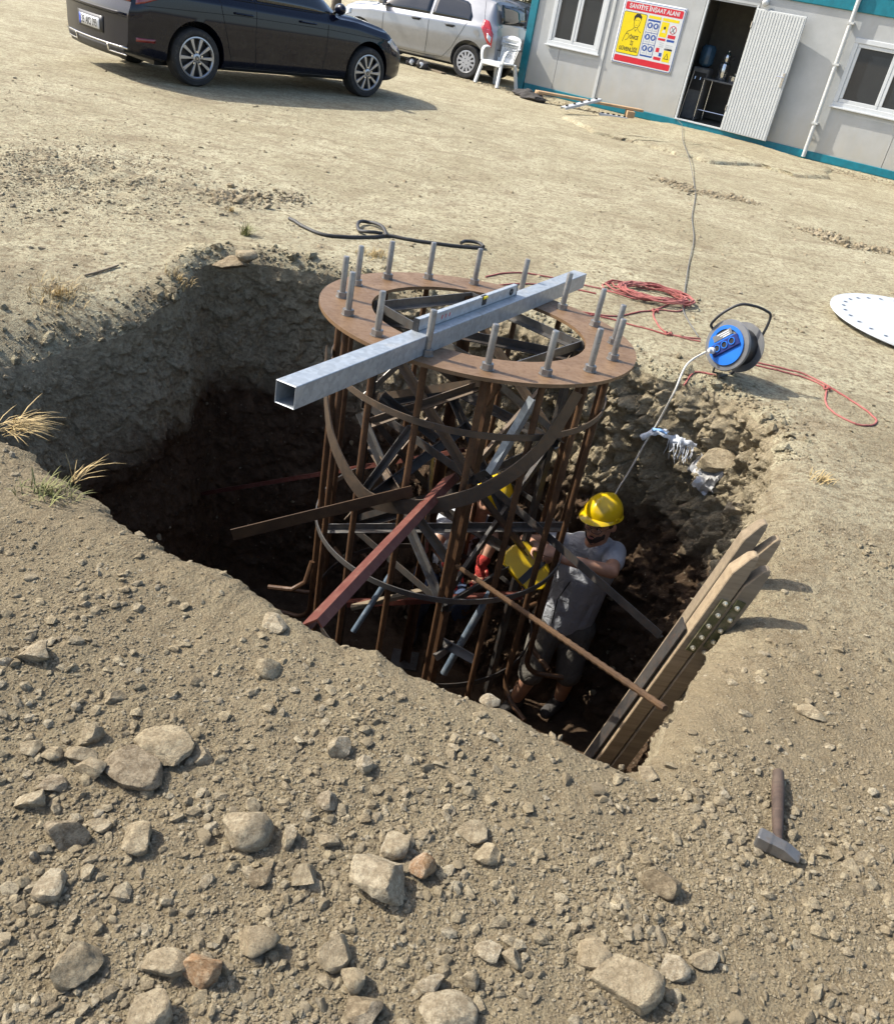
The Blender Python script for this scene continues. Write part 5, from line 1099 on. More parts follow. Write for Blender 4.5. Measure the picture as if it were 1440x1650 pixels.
# red rope: coil plus its two long runs are one rope
rope = MB(); rr_ = .0055; c_ = (ground(985, 478) + ground(1108, 478)) / 2
coil = []
for k in range(330):
    a = k * 2 * PI / 30; q = 1 + .16 * math.sin(k * .37) + .10 * math.sin(k * .11 + 1); x = .26 * q * math.cos(a) + .035 * math.sin(k * .05); y = .15 * q * math.sin(a) + .03 * math.cos(k * .07)
    coil.append(Vector((c_.x + x, c_.y + y, gh(c_.x + x, c_.y + y) + rr_ + .028 * abs(math.sin(k * .083)) + .012 * math.sin(k * .9) ** 2)))
rope.tube(coil, rr_, 6); 
for pxs in ([(1105, 488), (1095, 502), (1062, 500), (1052, 508), (1062, 528), (1075, 538), (1100, 545), (1128, 551)], [(880, 490), (930, 502), (985, 510), (1030, 503), (1060, 498), (1100, 480)], [(930, 505), (985, 515), (1040, 530), (1075, 540), (1128, 547)], [(782, 447), (830, 440), (885, 447), (930, 458), (985, 470)], [(800, 461), (850, 458), (900, 462), (960, 474)],
            [(1205, 582), (1250, 592), (1300, 606), (1345, 630), (1385, 656), (1410, 676), (1404, 686), (1380, 685), (1345, 668), (1330, 650), (1331, 630)], [(1206, 587), (1252, 597), (1298, 610), (1330, 625)], [(1106, 606), (1120, 600), (1145, 604), (1160, 608)]):
    rope.tube(settle(smooth_pts([ground(x, y) for x, y in pxs], 8), rr_), rr_, 6)
for px, py in ((1055, 503), (1076, 540), (1331, 628)): p = ground(px, py); rope.tube([p + Vector((.018 * math.cos(a), .018 * math.sin(a), .012 + .006 * math.sin(3 * a))) for a in np.linspace(0, 6, 14)], rr_ * 1.1, 6)
loose('red_rope', rope, 'rope_red', 'faded red rope coiled behind the pit with loose ends by the reel', 'rope', True)
# black hose
hose = MB(); hr = .0125
hose.tube(settle(smooth_pts([ground(x, y) for x, y in [(466, 354), (490, 368), (520, 380), (560, 384), (600, 384), (625, 382), (660, 388), (700, 394), (740, 399), (778, 402)]], 8), hr), hr, 10)
hose.tube([Vector((p.x, p.y, p.z + hr * 1.2 * (.4 + abs(math.sin(i * .25))))) for i, p in enumerate(settle(smooth_pts([ground(x, y) for x, y in [(622, 383), (615, 372), (596, 362), (578, 364), (577, 374), (592, 380), (615, 381)]], 6), hr))], hr, 10)
hose.tube([p + Vector((0, 0, hr)) for p in settle(smooth_pts([ground(x, y) for x, y in [(778, 402), (770, 396), (750, 393), (742, 396)]], 5), hr)], hr, 10)
loose('black_hose', hose, 'hose_black', 'black rubber hose lying with a loop behind the anchor cage', 'hose', True)
# thin cable from the cabin doorway to the reel
cb = [wall_pt(3.42, .95, -.01), wall_pt(3.40, .45, -.06), wall_pt(3.40, .12, -.10)]
cb += [p + Vector((0, 0, .012)) for p in smooth_pts([ground(x, y) + Vector((0, 0, .075 if y < 268 else 0)) for x, y in [(1096, 208), (1097, 235), (1106, 262), (1118, 300), (1119, 320), (1114, 350), (1117, 385), (1110, 420), (1104, 455), (1101, 480), (1099, 500), (1108, 520), (1124, 545)]], 7)]
loose('power_cable', MB().tube(cb, .004, 6), 'cord_grey', 'thin grey power cable running from the cabin door to the reel', 'cable', True)
# pale cord from the reel into the pit
cw = [PLUG + reel.location, ground(1098, 612) + Vector((0, 0, .09)), ground(1084, 637) + Vector((0, 0, .02)), wall_hit(1060, 680, .03), wall_hit(1040, 712, .03), wall_hit(1012, 762, .04), wall_hit(990, 800, .05), wall_hit(985, 850, .06)]
loose('extension_cord', MB().tube(smooth_pts(cw, 8), .0055, 6), 'cord_pale', 'pale cord hanging from the reel down into the pit', 'cord', True)

# hammer
h0, h1 = ground(1249, 1253), ground(1247, 1366); hm = empty('hammer', ((h0 + h1) / 2)[:], None, 'club hammer with worn dark handle lying on the dirt at lower right', 'hammer'); hI = Matrix.Translation(-hm.location)
gzv = Vector((0, 0, 1)); d_ = (h1 - h0).normalized(); m = MB(); hp = [h0 + gzv * .020, h0.lerp(h1, .3) + gzv * .020, h0.lerp(h1, .7) + gzv * .021, h1 + gzv * .024]; m.tube(hp, [.0145, .0165, .014, .011], 12); me = m.mesh('handle', True); me.transform(hI); link('handle', me, 'handle_wood', hm)
g0, g1 = ground(1213, 1358) + gzv * .024, ground(1284, 1392) + gzv * .018; m = MB(); ev = frame_for(g1 - g0); secs = []
for t, w_, hh in ((0, .030, .030), (.04, .036, .036), (.30, .036, .036), (.36, .031, .034), (.62, .031, .034), (.70, .033, .030), (.97, .034, .007), (1, .033, .004)):
    c = g0.lerp(g1, t); secs.append([c + ev[1] * x * w_ / 2 + ev[2] * y * hh / 2 for x, y in ((-1, -1), (1, -1), (1, 1), (-1, 1))])
m.add([v for s in secs for v in s], [(4 * i + k, 4 * i + (k + 1) % 4, 4 * i + 4 + (k + 1) % 4, 4 * i + 4 + k) for i in range(len(secs) - 1) for k in range(4)] + [(3, 2, 1, 0), tuple(4 * len(secs) - 4 + k for k in range(4))]); me = m.mesh('hammer_head', False, None, .003); me.transform(hI); link('hammer_head', me, 'grey_steel', hm)

# white drilled steel plate lying at the right edge
wl, wt, wb_ = ground(1333, 483), ground(1440, 500), ground(1440, 566)
cx_ = Vector((3.24, 6.36, 0)); RD = .75
lp = [circle(0, 0, RD, 90)] + [circle(.86 * RD * math.cos(a), .86 * RD * math.sin(a),   .024, 12) for a in np.linspace(0, 2 * PI, 33)[:-1]]
me = curve_plate('drilled_plate', lp, .012); wp_ = link('drilled_plate', me, 'white_steel'); wp_.location = (cx_.x, cx_.y, gh(cx_.x - .5, cx_.y) + .035); wp_.rotation_euler = (.01, .015, .1); tag(wp_, 'white round steel plate with drilled holes lying at the right edge', 'steel plate')

# ================================================================== STONES
def rock_mesh(seed, level=3, ax_=(1, .8, .6), cuts=9, amp=.10):
    bm = bmesh.new(); bmesh.ops.create_icosphere(bm, subdivisions=level, radius=1.0); V = np.array([v.co[:] for v in bm.verts]); r_ = np.random.RandomState(seed)
    for _ in range(cuts):
        n_ = r_.normal(size=3); n_ /= np.linalg.norm(n_); k = .42 + .38 * r_.rand(); d = V @ n_; V -= (np.maximum(d - k, 0) * .97)[:, None] * n_
    nv = V / np.linalg.norm(V, axis=1, keepdims=True)
    V += nv * (amp * noise3(V + seed * 3.1, 1.6, 50) + amp * .55 * noise3(V + seed, 4.0, 51) + amp * .3 * noise3(V + seed, 9.0, 52) + amp * .12 * noise3(V + seed, 22.0, 53))[:, None]; V *= np.array(ax_)
    V -= V.mean(0)
    for v, c in zip(bm.verts, V): v.co = c
    me = bpy.data.meshes.new('stone'); bm.to_mesh(me); bm.free(); me.polygons.foreach_set('use_smooth', [True] * len(me.polygons)); me.set_sharp_from_angle(angle=math.radians(28)); return me
BIG = [(57, 1050, 64, 42, 'stone', 'rounded pale stone alone at the left edge below the pit'), (432, 1075, 46, 36, 'stone', 'tan stone alone on bare dirt below the maroon channel'), (440, 1003, 45, 30, 'stone', 'half-buried stone close to the near rim below the maroon channel'),
       (150, 1178, 34, 46, 'stone', 'narrow pale stone standing on end above the left stone cluster'), (52, 1203, 42, 30, 'stone', 'small flat stone at far left of the left cluster'), (85, 1213, 34, 28, 'stone', 'small round stone beside the far left one in the left cluster'), (262, 1198, 88, 52, 'stone', 'broad pale stone at the upper right of the left cluster'),
       (130, 1215, 44, 28, 'stone', 'small flat stone directly below the stone standing on end'), (147, 1236, 50, 44, 'stone', 'brownish slanted stone in the middle of the left cluster'), (217, 1238, 92, 54, 'brown_stone', 'large brown wedge stone leaning below the broad pale one'), (85, 1262, 46, 28, 'brown_stone', 'small brown stone just above the pale block at left'), (52, 1286, 48, 44, 'stone', 'pale block stone near the left edge under the cluster'),
       (326, 1216, 40, 28, 'stone', 'small pale stone right of the broad pale stone'), (110, 1337, 70, 64, 'brown_stone', 'large grey-brown stone with sloping face at the left'), (160, 1327, 38, 28, 'stone', 'small grey stone touching the large grey-brown one'), (222, 1348, 68, 46, 'stone', 'pale yellowish flat stone right of the large grey-brown one'),
       (396, 1333, 84, 74, 'stone', 'big round pale boulder alone left of the centre foreground'), (465, 1347, 34, 44, 'stone', 'upright oval stone right of the big round boulder'), (530, 1352, 44, 30, 'stone', 'small oval stone between the round boulder and the largest stone'), (490, 1407, 50, 54, 'stone', 'rounded grey stone left of the largest stone'),
       (612, 1407, 100, 94, 'stone', 'largest rough stone in the centre foreground'), (633, 1361, 56, 40, 'stone', 'grey stone resting against the top of the largest stone'), (676, 1395, 50, 58, 'ochre_stone', 'smooth tan slab leaning on the right of the largest stone'), (525, 1290, 40, 36, 'brown_stone', 'brown stone above the gap between boulder and largest stone'),
       (547, 1203, 38, 46, 'stone', 'oval stone left of the pair near the pit rim centre'), (585, 1229, 30, 40, 'stone', 'narrow pale stone right of the pair near the pit rim centre'), (120, 1550, 80, 80, 'stone', 'large smooth pale stone at lower left'), (268, 1552, 66, 46, 'stone', 'half-round stone left of the orange stone'), (330, 1556, 62, 74, 'ochre_stone', 'broken orange-brown stone at the lower left'),
       (412, 1512, 74, 56, 'stone', 'oblong brown-grey stone above and right of the orange stone'), (538, 1532, 48, 66, 'stone', 'tall stone with white streak at bottom centre'), (567, 1573, 42, 56, 'stone', 'white-sided stone below the tall streaked one'), (242, 1622, 76, 74, 'stone', 'rough round stone on the bottom edge at left'), (587, 1622, 56, 66, 'brown_stone', 'dark brown crumbly stone on the bottom edge at centre'),
       (1062, 1418, 54, 66, 'brown_stone', 'upright grey-brown stone left of the hammer head'), (762, 1338, 48, 34, 'stone', 'pale stone right of the largest stone'), (784, 1375, 44, 36, 'stone', 'dusty stone just under the pale one right of centre'), (950, 1532, 60, 40, 'stone', 'flat pale stone above the widest stone at lower right'), (1008, 1578, 102, 76, 'stone', 'widest dusty stone at lower right'),
       (788, 1530, 46, 26, 'stone', 'small oblong stone left of a pair at bottom centre right'), (822, 1540, 46, 34, 'stone', 'slanting oblong stone right of a pair at bottom centre right'), (755, 1576, 30, 42, 'stone', 'small upright tan stone below the oblong pair'), (693, 1583, 44, 40, 'stone', 'round pale stone between tan upright and bottom centre stones'), (720, 1632, 92, 50, 'stone', 'wide flat stone on the bottom edge right of centre'),
       (1041, 1245, 36, 36, 'stone', 'white lump of stone at the near right corner of the pit'), (1305, 1148, 40, 24, 'stone', 'tan stone in the pebble heap right of the ladder'), (1085, 1556, 54, 34, 'stone', 'broken flat stone right of the widest stone'), (1132, 1546, 44, 34, 'stone', 'angular stone farthest right of the broken pair at lower right'), (85, 1425, 60, 46, 'stone', 'dusty stone low in the dirt at the left edge'), (420, 1413, 42, 28, 'brown_stone', 'dark stone half sunk below the big round boulder'),
       (185, 1122, 34, 22, 'stone', 'small brown stone well above the left cluster'), (398, 411, 36, 26, 'stone', 'grey stone standing on the far left rim of the pit'), (370, 424, 56, 26, 'brown_stone', 'large earthy block set in the far left rim'), (1155, 745, 60, 50, 'stone', 'grey boulder set in the right earth wall'), (1180, 820, 36, 30, 'stone', 'round stone set in the right wall behind the ladder'), (790, 1128, 36, 20, 'stone', 'small white stone on the near rim of the pit')]
for i, (x, y, w_, hgt, mt, lab) in enumerate(BIG):
    inwall = 'wall' in lab
    P = wall_hit(x, y, .05) if inwall else ground(x, y + hgt * .18); k = ppm(P); a, b = w_ / k / 2, hgt / k / 2
    me = rock_mesh(100 + i, 4 if w_ > 60 else 3, (a * 1.18, max(a, b) * .95, b * .90), 9); o = link('stone', me, mt); o.location = P + Vector((0, 0, b * .34 if not inwall else 0)); o.rotation_euler = (rnd.uniform(-.15, .15), rnd.uniform(-.15, .15) - .1, rnd.uniform(-.4, .4)); tag(o, lab, 'stone')
MEDM = [rock_mesh(300 + i, 2, (1.1, .6 + .3 * rnd.random(), .35 + .25 * rnd.random()), 9, .12) for i in range(14)]
taken = [(b[0], b[1], b[2]) for b in BIG]; cnt = 0
while cnt < 235:
    x, y = rnd.uniform(-10, 1450), 1000 + 660 * rnd.random() ** .75
    if rnd.random() > .35 + .9 * float(noise2([(x / 200, y / 200)], 1.0, 77)[0]): continue
    P = at_z(x, y, 0); rel = np.array([P.x, P.y]) - PC
    if math.hypot(*rel) - float(rim_r(math.atan2(rel[1], rel[0]))[0]) < .05: continue
    s_ = 9 * max(rnd.random(), .03) ** -.42; s_ = min(s_, 28)
    if any(math.hypot(x - q[0], y - q[1]) < (q[2] + s_) * .5 for q in taken): continue
    if math.hypot(x - 1248, (y - 1325) * .6) < 60: continue
    taken.append((x, y, s_ * 1.2)); P = ground(x, y); r = s_ / ppm(P) * .62
    o = link('small_stone', MEDM[cnt % 14], None)
    o.location = P + Vector((0, 0, r * .22)); o.scale = (r, r, r); o.rotation_euler = (rnd.uniform(-.5, .5), rnd.uniform(-.5, .5), rnd.uniform(0, 6.3)); tag(o, 'small loose stone among the gravel in front of the pit', 'stone', 'small stones in the foreground gravel'); cnt += 1
for me in MEDM: me.materials.append(MATS['stone'])
# stones and clods sticking out of the earth walls (uncountable)
ii = RS.randint(0, len(WV) - NA * 8, 9000); Pw = WV[ii]; angw = np.arctan2(Pw[:, 1] - PC[1], Pw[:, 0] - PC[0]); keep = (RS.rand(len(Pw)) < (.25 + .75 * ang_w(angw, .8, .9)) ) & (Pw[:, 2] > FLOOR + .1) & (Pw[:, 1] > 2.6); Pw = Pw[keep]
n_ = len(Pw) // 2
tag(pebbles('earth_clods', Pw[:n_], np.minimum(.008 * np.maximum(RS.rand(n_), 1e-3) ** -.4, .05), 'pit_soil', 0.1, .9), 'clods of earth hanging on the pit walls', None, None, 'stuff')
tag(pebbles('wall_pebbles', Pw[n_:], np.minimum(.005 * np.maximum(RS.rand(len(Pw) - n_), 1e-3) ** -.4, .03), 'gravel', 0.1, .8), 'pale pebbles embedded in the pit walls', None, None, 'stuff')
# clods along the far rim and at the far edge
ph = RS.uniform(.15, PI + .5, 1500); dd = np.abs(RS.normal(0, .09, 1500)); rx = np.stack([PC[0] + np.cos(ph) * (rim_r(ph) + dd), PC[1] + np.sin(ph) * (rim_r(ph) + dd)], -1)
tag(pebbles('rim_clods', np.concatenate([rx, gz(rx)[:, None]], 1), np.minimum(.0065 * np.maximum(RS.rand(1500), 1e-3) ** -.38, .045), 'soil', .2, .85), 'crumbled clods along the far rim of the pit', None, None, 'stuff')
P = scatter(9000, -1.5, 7.5, 14.5, 19.5, lambda xy, d: np.exp(-((((xy - np.array([-.216, 19.07])) @ np.array([WNO.x, WNO.y])) - .75) / .35) ** 2)); tag(pebbles('cabin_gravel', P, .012 + .012 * RS.rand(len(P)), 'gravel'), 'strip of grey gravel in front of the cabin', None, None, 'stuff')

# ================================================================== GRASS, STICK, SACK, RAGS
def tuft(px, py, n, hgt, spread, lean, mat, label, P=None):
    P = P or ground(px, py); m = MB()
    for _ in range(n):
        a = rnd.uniform(0, 2 * PI); r = min(abs(rnd.gauss(0, spread * .6)), spread * .9); b = Vector((r * math.cos(a), r * math.sin(a), gh(P.x + r * math.cos(a), P.y + r * math.sin(a)) - P.z - .004)); L = hgt * rnd.uniform(.4, 1.15); d = Vector((rnd.gauss(0, .45) + lean[0], rnd.gauss(0, .45) + lean[1], 1)).normalized(); s = Vector((-d.y, d.x, 0)).normalized() * .0016 * rnd.uniform(.7, 1.6); g = Vector((d.x, d.y, -.6)) * L * rnd.uniform(.1, .5)
        p = [b, b + d * L * .5, b + d * L * .85 + g * .6, b + d * L + g]; m.add([p[0] - s, p[0] + s, p[1] - s * .9, p[1] + s * .9, p[2] - s * .5, p[2] + s * .5, p[3]], [(0, 1, 3, 2), (2, 3, 5, 4), (4, 5, 6)])
    o = m.build('grass_tuft', mat); o.location = P; return tag(o, label, 'grass', 'dry grass tufts round the pit')
tuft(20, 690, 150, .13, .07, (1.4, -.1), 'dry_grass', 'straw-coloured dry grass bending over the left rim of the pit')
tuft(95, 470, 200, .08, .16, (.3, 0), 'dry_grass', 'wide patch of dry yellow grass left of the far rim'); tuft(395, 378, 110, .10, .04, (.3, 0), 'green_grass', 'small greenish tuft beyond the far left rim'); tuft(600, 412, 120, .08, .13, (.4, 0), 'dry_grass', 'thin dry grass between the hose and the cage')
tuft(75, 795, 130, .07, .10, (.4, .1), 'green_grass', 'sparse green and yellow grass on the near left rim'); tuft(1322, 775, 60, .06, .06, (.5, 0), 'dry_grass', 'withered tuft right of the pit below the rope loop'); tuft(290, 450, 90, .07, .09, (.3, -.1), 'dry_grass', 'dry grass on the far rim beside the earthy block'); tuft(372, 340, 40, .06, .035, (.3, 0), 'dry_grass', 'tiny brown tuft above the greenish one'); tuft(115, 775, 14, .16, .02, (.6, .4), 'dry_grass', 'few long dry stalks leaning into the pit at left')
loose('stick', MB().tube([p + Vector((0, 0, .008)) for p in smooth_pts([ground(136, 446), ground(165, 438), ground(192, 429)], 4)], [.006] * 8 + [.003], 6), 'grey_timber', 'thin grey stick lying beyond the left end of the pit', 'stick', True)
sc = empty('torn_sack', wall_hit(1078, 700, .01), None, 'torn white and blue woven sack hanging from the right earth wall', 'sack'); sI = Matrix.Translation(-sc.location)
def strip(pxs, w0, w1, off, mat, name):
    P = smooth_pts([wall_hit(x, y, off + .012 * math.sin(i * 1.7)) for i, (x, y) in enumerate(pxs)], 5); m = MB(); n_ = len(P); sv = Vector(CR) * .6 + Vector((0, 0, .6)); V = []
    for i, p in enumerate(P):
        t = P[min(i + 1, n_ - 1)] - P[max(i - 1, 0)]; s = t.cross(Vector(_f)).normalized(); w_ = w0 + (w1 - w0) * i / (n_ - 1); w_ *= 1 + .25 * math.sin(i * 1.3); V += [p + s * w_ / 2, p - s * w_ / 2 + Vector(_f) * .006 * math.sin(i)]
    m.add(V, [(2 * i, 2 * i + 1, 2 * i + 3, 2 * i + 2) for i in range(n_ - 1)]); me = m.mesh(name, True); me.transform(sI); o = link(name, me, mat, sc); md = o.modifiers.new('s', 'SOLIDIFY'); md.thickness = .002; eval_mods(o)
strip([(1032, 706), (1050, 697), (1068, 697), (1084, 706), (1100, 713)], .03, .05, .035, 'sack_white', 'cloth'); strip([(1050, 692), (1062, 693), (1074, 699)], .018, .012, .042, 'sack_blue', 'blue_cloth')
strip([(1095, 712), (1108, 714), (1122, 718)], .05, .02, .04, 'sack_white', 'cloth')
for k in range(16):
    x = 1078 + k * 2.6; y = 706 + k * .9; strip([(x, y), (x + rnd.uniform(-3, 3) - 2, y + 14), (x + rnd.uniform(-6, 6) - 5, y + 26 + rnd.uniform(-6, 10))], .004, .002, .035, 'sack_white', 'frayed_thread')
flm = empty('plastic_film', wall_hit(1135, 765, .01), None, 'crumpled clear plastic sheet stuck in the right earth wall', 'plastic sheet'); V = []; n_ = 14
for j in range(n_):
    for i in range(n_): x = 1108 + 52 * i / (n_ - 1) + 6 * math.sin(j); y = 728 + 66 * j / (n_ - 1) + 5 * math.sin(i * 1.3); V.append(wall_hit(x, y, .02 + .012 * rnd.random()) - flm.location)
m = MB(); m.add(V, [(j * n_ + i, j * n_ + i + 1, (j + 1) * n_ + i + 1, (j + 1) * n_ + i) for j in range(n_ - 1) for i in range(n_ - 1) if (i - 6.5) ** 2 + (j - 6.5) ** 2 < 40]); m.build('sheet', 'plastic_film', flm, True)
for i, (px, py, lab) in enumerate(((664, 100, 'dark lump of rag with a pale patch under the silver car, left one'), (679, 105, 'dark lump of rag with a pale patch under the silver car, right one'))):
    p = at_z(px, py, .06); o = link('rag_bundle', rock_mesh(700 + i, 3, (.15, .11, .09), 4, .35), 'rag'); o.location = (p.x, p.y, .075); tag(o, lab, 'rag', 'rags under the silver car'); q = link('pale_patch', rock_mesh(710 + i, 2, (.05, .03, .055), 3, .3), 'rag_pale', o); q.location = (.0, -.09, 0)
p = at_z(700, 113, .02); m = MB(); m.box(-.28, .28, -.06, .06, 0, .03); o = m.build('board_scrap', 'grey_timber', None, bevel=.004); o.location = (p.x, p.y, .005); o.rotation_euler = (0, .03, -.75); tag(o, 'short weathered board lying under the silver car', 'board')
for i, (px, py) in enumerate(((846, 152), (858, 158))):
    p = at_z(px, py, .04); o = link('rubble_lump', rock_mesh(720 + i, 3, (.26, .14, .10), 5, .3), 'rag'); o.location = (p.x, p.y, .05); o.rotation_euler = (0, 0, -.4); tag(o, ('dark dirty heap at the cabin corner nearest the chair', 'dark dirty heap just right of the cabin corner post')[i], 'rubble heap', 'dark heaps by the cabin corner')

# ================================================================== TREES behind
def tree(loc, h, r, label, seed):
    rt = empty('olive_tree', loc, None, label, 'tree', 'olive trees behind the cabin'); r_ = random.Random(seed); m = MB(); m.tube(smooth_pts([(0, 0, -.05), (.05, .02, h * .2), (-.05, .05, h * .42)], 4), [.16, .15, .14, .13, .12, .11, .1, .1, .09], 10); ends = []
    for k in range(9):
        a = k * 2.4 + r_.random(); e = Vector((r * .75 * math.cos(a) * r_.uniform(.5, 1), r * .75 * math.sin(a) * r_.uniform(.5, 1), h * r_.uniform(.6, .92))); m.tube(smooth_pts([(-.05, .05, h * .38), (e.x * .4, e.y * .4, h * .55), e], 4), [.07 - .006 * i for i in range(9)], 7); ends.append(e)
    m.build('trunk', 'bark', rt, True); c = MB(); cl = [e + Vector((r_.gauss(0, .3 * r), r_.gauss(0, .3 * r), r_.gauss(0, .16 * h))) for e in ends for _ in range(9)]
    for _ in range(9000):
        b = r_.choice(cl); p = b + Vector((r_.gauss(0, .20), r_.gauss(0, .20), r_.gauss(0, .17))); d = Vector((r_.gauss(0, 1), r_.gauss(0, 1), r_.gauss(0, .7))).normalized(); s = d.cross(Vector((r_.gauss(0, 1), r_.gauss(0, 1), r_.gauss(0, 1)))).normalized() * .022; L = d * r_.uniform(.07, .12); k = len(c.v); c.v += [tuple(p), tuple(p + L * .5 + s), tuple(p + L), tuple(p + L * .5 - s)]; c.f.append((k, k + 1, k + 2, k + 3))
    me = bpy.data.meshes.new('crown'); me.from_pydata(c.v, [], c.f); link('crown', me, 'olive_leaf', rt)
tree((-.75, 25.2, 0), 3.8, 1.8, 'grey-green olive tree seen between the silver car and the cabin', 1); tree((-5.5, 26.0, 0), 4.2, 2.0, 'olive tree behind the silver car, farther left', 2); tree((.4, 25.6, 0), 2.3, 1.5, 'low bushy olive tree behind the cabin corner', 5); tree((1.9, 27.5, 0), 4.4, 2.0, 'olive tree behind the cabin roof at left', 3); tree((-10.5, 24.0, 0), 4.0, 1.9, 'olive tree behind the black car', 4)

# ================================================================== PEOPLE
def capsule(m, p0, p1, r0, r1, n=14):
    p0, p1 = Vector(p0), Vector(p1); d, a, b = frame_for(p1 - p0); L = (p1 - p0).length; rows = []
    for t in (-1, -.92, -.7, -.38): rows.append((p0 + d * r0 * t, r0 * math.sqrt(max(1 - t * t, 1e-4))))
    for t in (0, .33, .66, 1): rows.append((p0.lerp(p1, t), r0 + (r1 - r0) * t))
    for t in (.38, .7, .92, 1): rows.append((p1 + d * r1 * t, r1 * math.sqrt(max(1 - t * t, 1e-4))))
    m.add([c + (a * math.cos(2 * PI * k / n) + b * math.sin(2 * PI * k / n)) * r for c, r in rows for k in range(n)], [(i * n + k, i * n + (k + 1) % n, (i + 1) * n + (k + 1) % n, (i + 1) * n + k) for i in range(len(rows) - 1) for k in range(n)] + [tuple(range(n - 1, -1, -1)), tuple((len(rows) - 1) * n + k for k in range(n))])
def ellipsoid(m, c, axes, radii, n=16):
    """axes: three unit vectors"""
    rows = 10; vs = []
    for i in range(rows + 1):
        t = PI * (i + .02 if i == 0 else i - .02 if i == rows else i) / rows
        for k in range(n): a = 2 * PI * k / n; vs.append(Vector(c) + axes[0] * radii[0] * math.sin(t) * math.cos(a) + axes[1] * radii[1] * math.sin(t) * math.sin(a) + axes[2] * radii[2] * math.cos(t))
    m.add(vs, [(i * n + k, i * n + (k + 1) % n, (i + 1) * n + (k + 1) % n, (i + 1) * n + k) for i in range(rows) for k in range(n)] + [tuple(range(n - 1, -1, -1)), tuple(rows * n + k for k in range(n))])
def fuse(name, m, mat, parent, inv, voxel=.008, it=6):
    o = link(name, m.mesh(name), mat, parent); md = o.modifiers.new('r', 'REMESH'); md.mode = 'VOXEL'; md.voxel_size = voxel; md2 = o.modifiers.new('s', 'SMOOTH'); md2.iterations = it; md2.factor = .5
    me = eval_mods(o); me.materials.clear(); me.materials.append(MATS[mat]); me.polygons.foreach_set('use_smooth', [True] * len(me.polygons)); me.transform(inv); return o
def limb(m, pts, rs):
    for p, q, a, b in zip(pts, pts[1:], rs, rs[1:]): capsule(m, p, q, a, b)
def hand(m, wrist, dirv, palm_n, curl=.6, s=1.0):
    """palm and five bent fingers; dirv towards the fingertips, palm_n out of the palm"""
    d = Vector(dirv).normalized(); n_ = Vector(palm_n); n_ = (n_ - d * n_.dot(d)).normalized(); x = d.cross(n_).normalized(); c = Vector(wrist) + d * .045 * s
    ellipsoid(m, c, (x, n_, d), (.040 * s, .018 * s, .052 * s), 12)
    for k, (off, L) in enumerate(((-.029, .062), (-.010, .074), (.010, .078), (.029, .068))):
        p = Vector(wrist) + d * .088 * s + x * off * s; dd = d.copy(); r = .0088 * s
        for j, f in enumerate((.45, .32, .25)):
            q_ = Matrix.Rotation(curl * (.5 + .35 * j), 3, x); dd2 = (q_ @ dd); dd2 = dd2 if dd2.dot(n_) > dd.dot(n_) else Matrix.Rotation(-curl * (.5 + .35 * j), 3, x) @ dd; dd = dd2; e = p + dd * L * f * s; capsule(m, p, e, r, r * .92, 8); p = e; r *= .92
    p = Vector(wrist) + d * .03 * s - x * .036 * s; e = p + (d * .6 - x * .6 + n_ * .45).normalized() * .042 * s; capsule(m, p, e, .0115 * s, .010 * s, 8); capsule(m, e, e + (d * .85 + n_ * .5 - x * .1).normalized() * .034 * s, .010 * s, .008 * s, 8)
def head_axes(fwd, tilt=0.0):
    f = Vector(fwd).normalized(); u = (Vector((0, 0, 1)) - f * f.z).normalized(); r = f.cross(u).normalized()
    if tilt: q = Matrix.Rotation(tilt, 3, f); u, r = q @ u, q @ r
    return r, f, u
def head(m, c, A):
    r, f, u = A; c = Vector(c); P = lambda x, y, z: c + r * x + f * y + u * z
    ellipsoid(m, P(0, -.005, .028), A, (.074, .092, .098)); ellipsoid(m, P(0, .028, -.045), A, (.058, .062, .066)); ellipsoid(m, P(0, .066, -.093), A, (.026, .022, .018), 10)
    capsule(m, P(0, .088, .018), P(0, .108, -.024), .009, .0135, 10); capsule(m, P(-.014, .094, -.028), P(.014, .094, -.028), .009, .009, 8)
    capsule(m, P(-.042, .076, .030), P(.042, .076, .030), .012, .012, 8); capsule(m, P(-.045, .064, -.020), P(-.035, .070, -.012), .018, .014, 8); capsule(m, P(.045, .064, -.020), P(.035, .070, -.012), .018, .014, 8); capsule(m, P(-.018, .084, -.055), P(.018, .084, -.055), .010, .010, 8)
    for s in (-1, 1): ellipsoid(m, P(s * .078, -.012, -.005), (r, (f * .9 - r * s * .4).normalized(), u), (.012, .020, .032), 10)
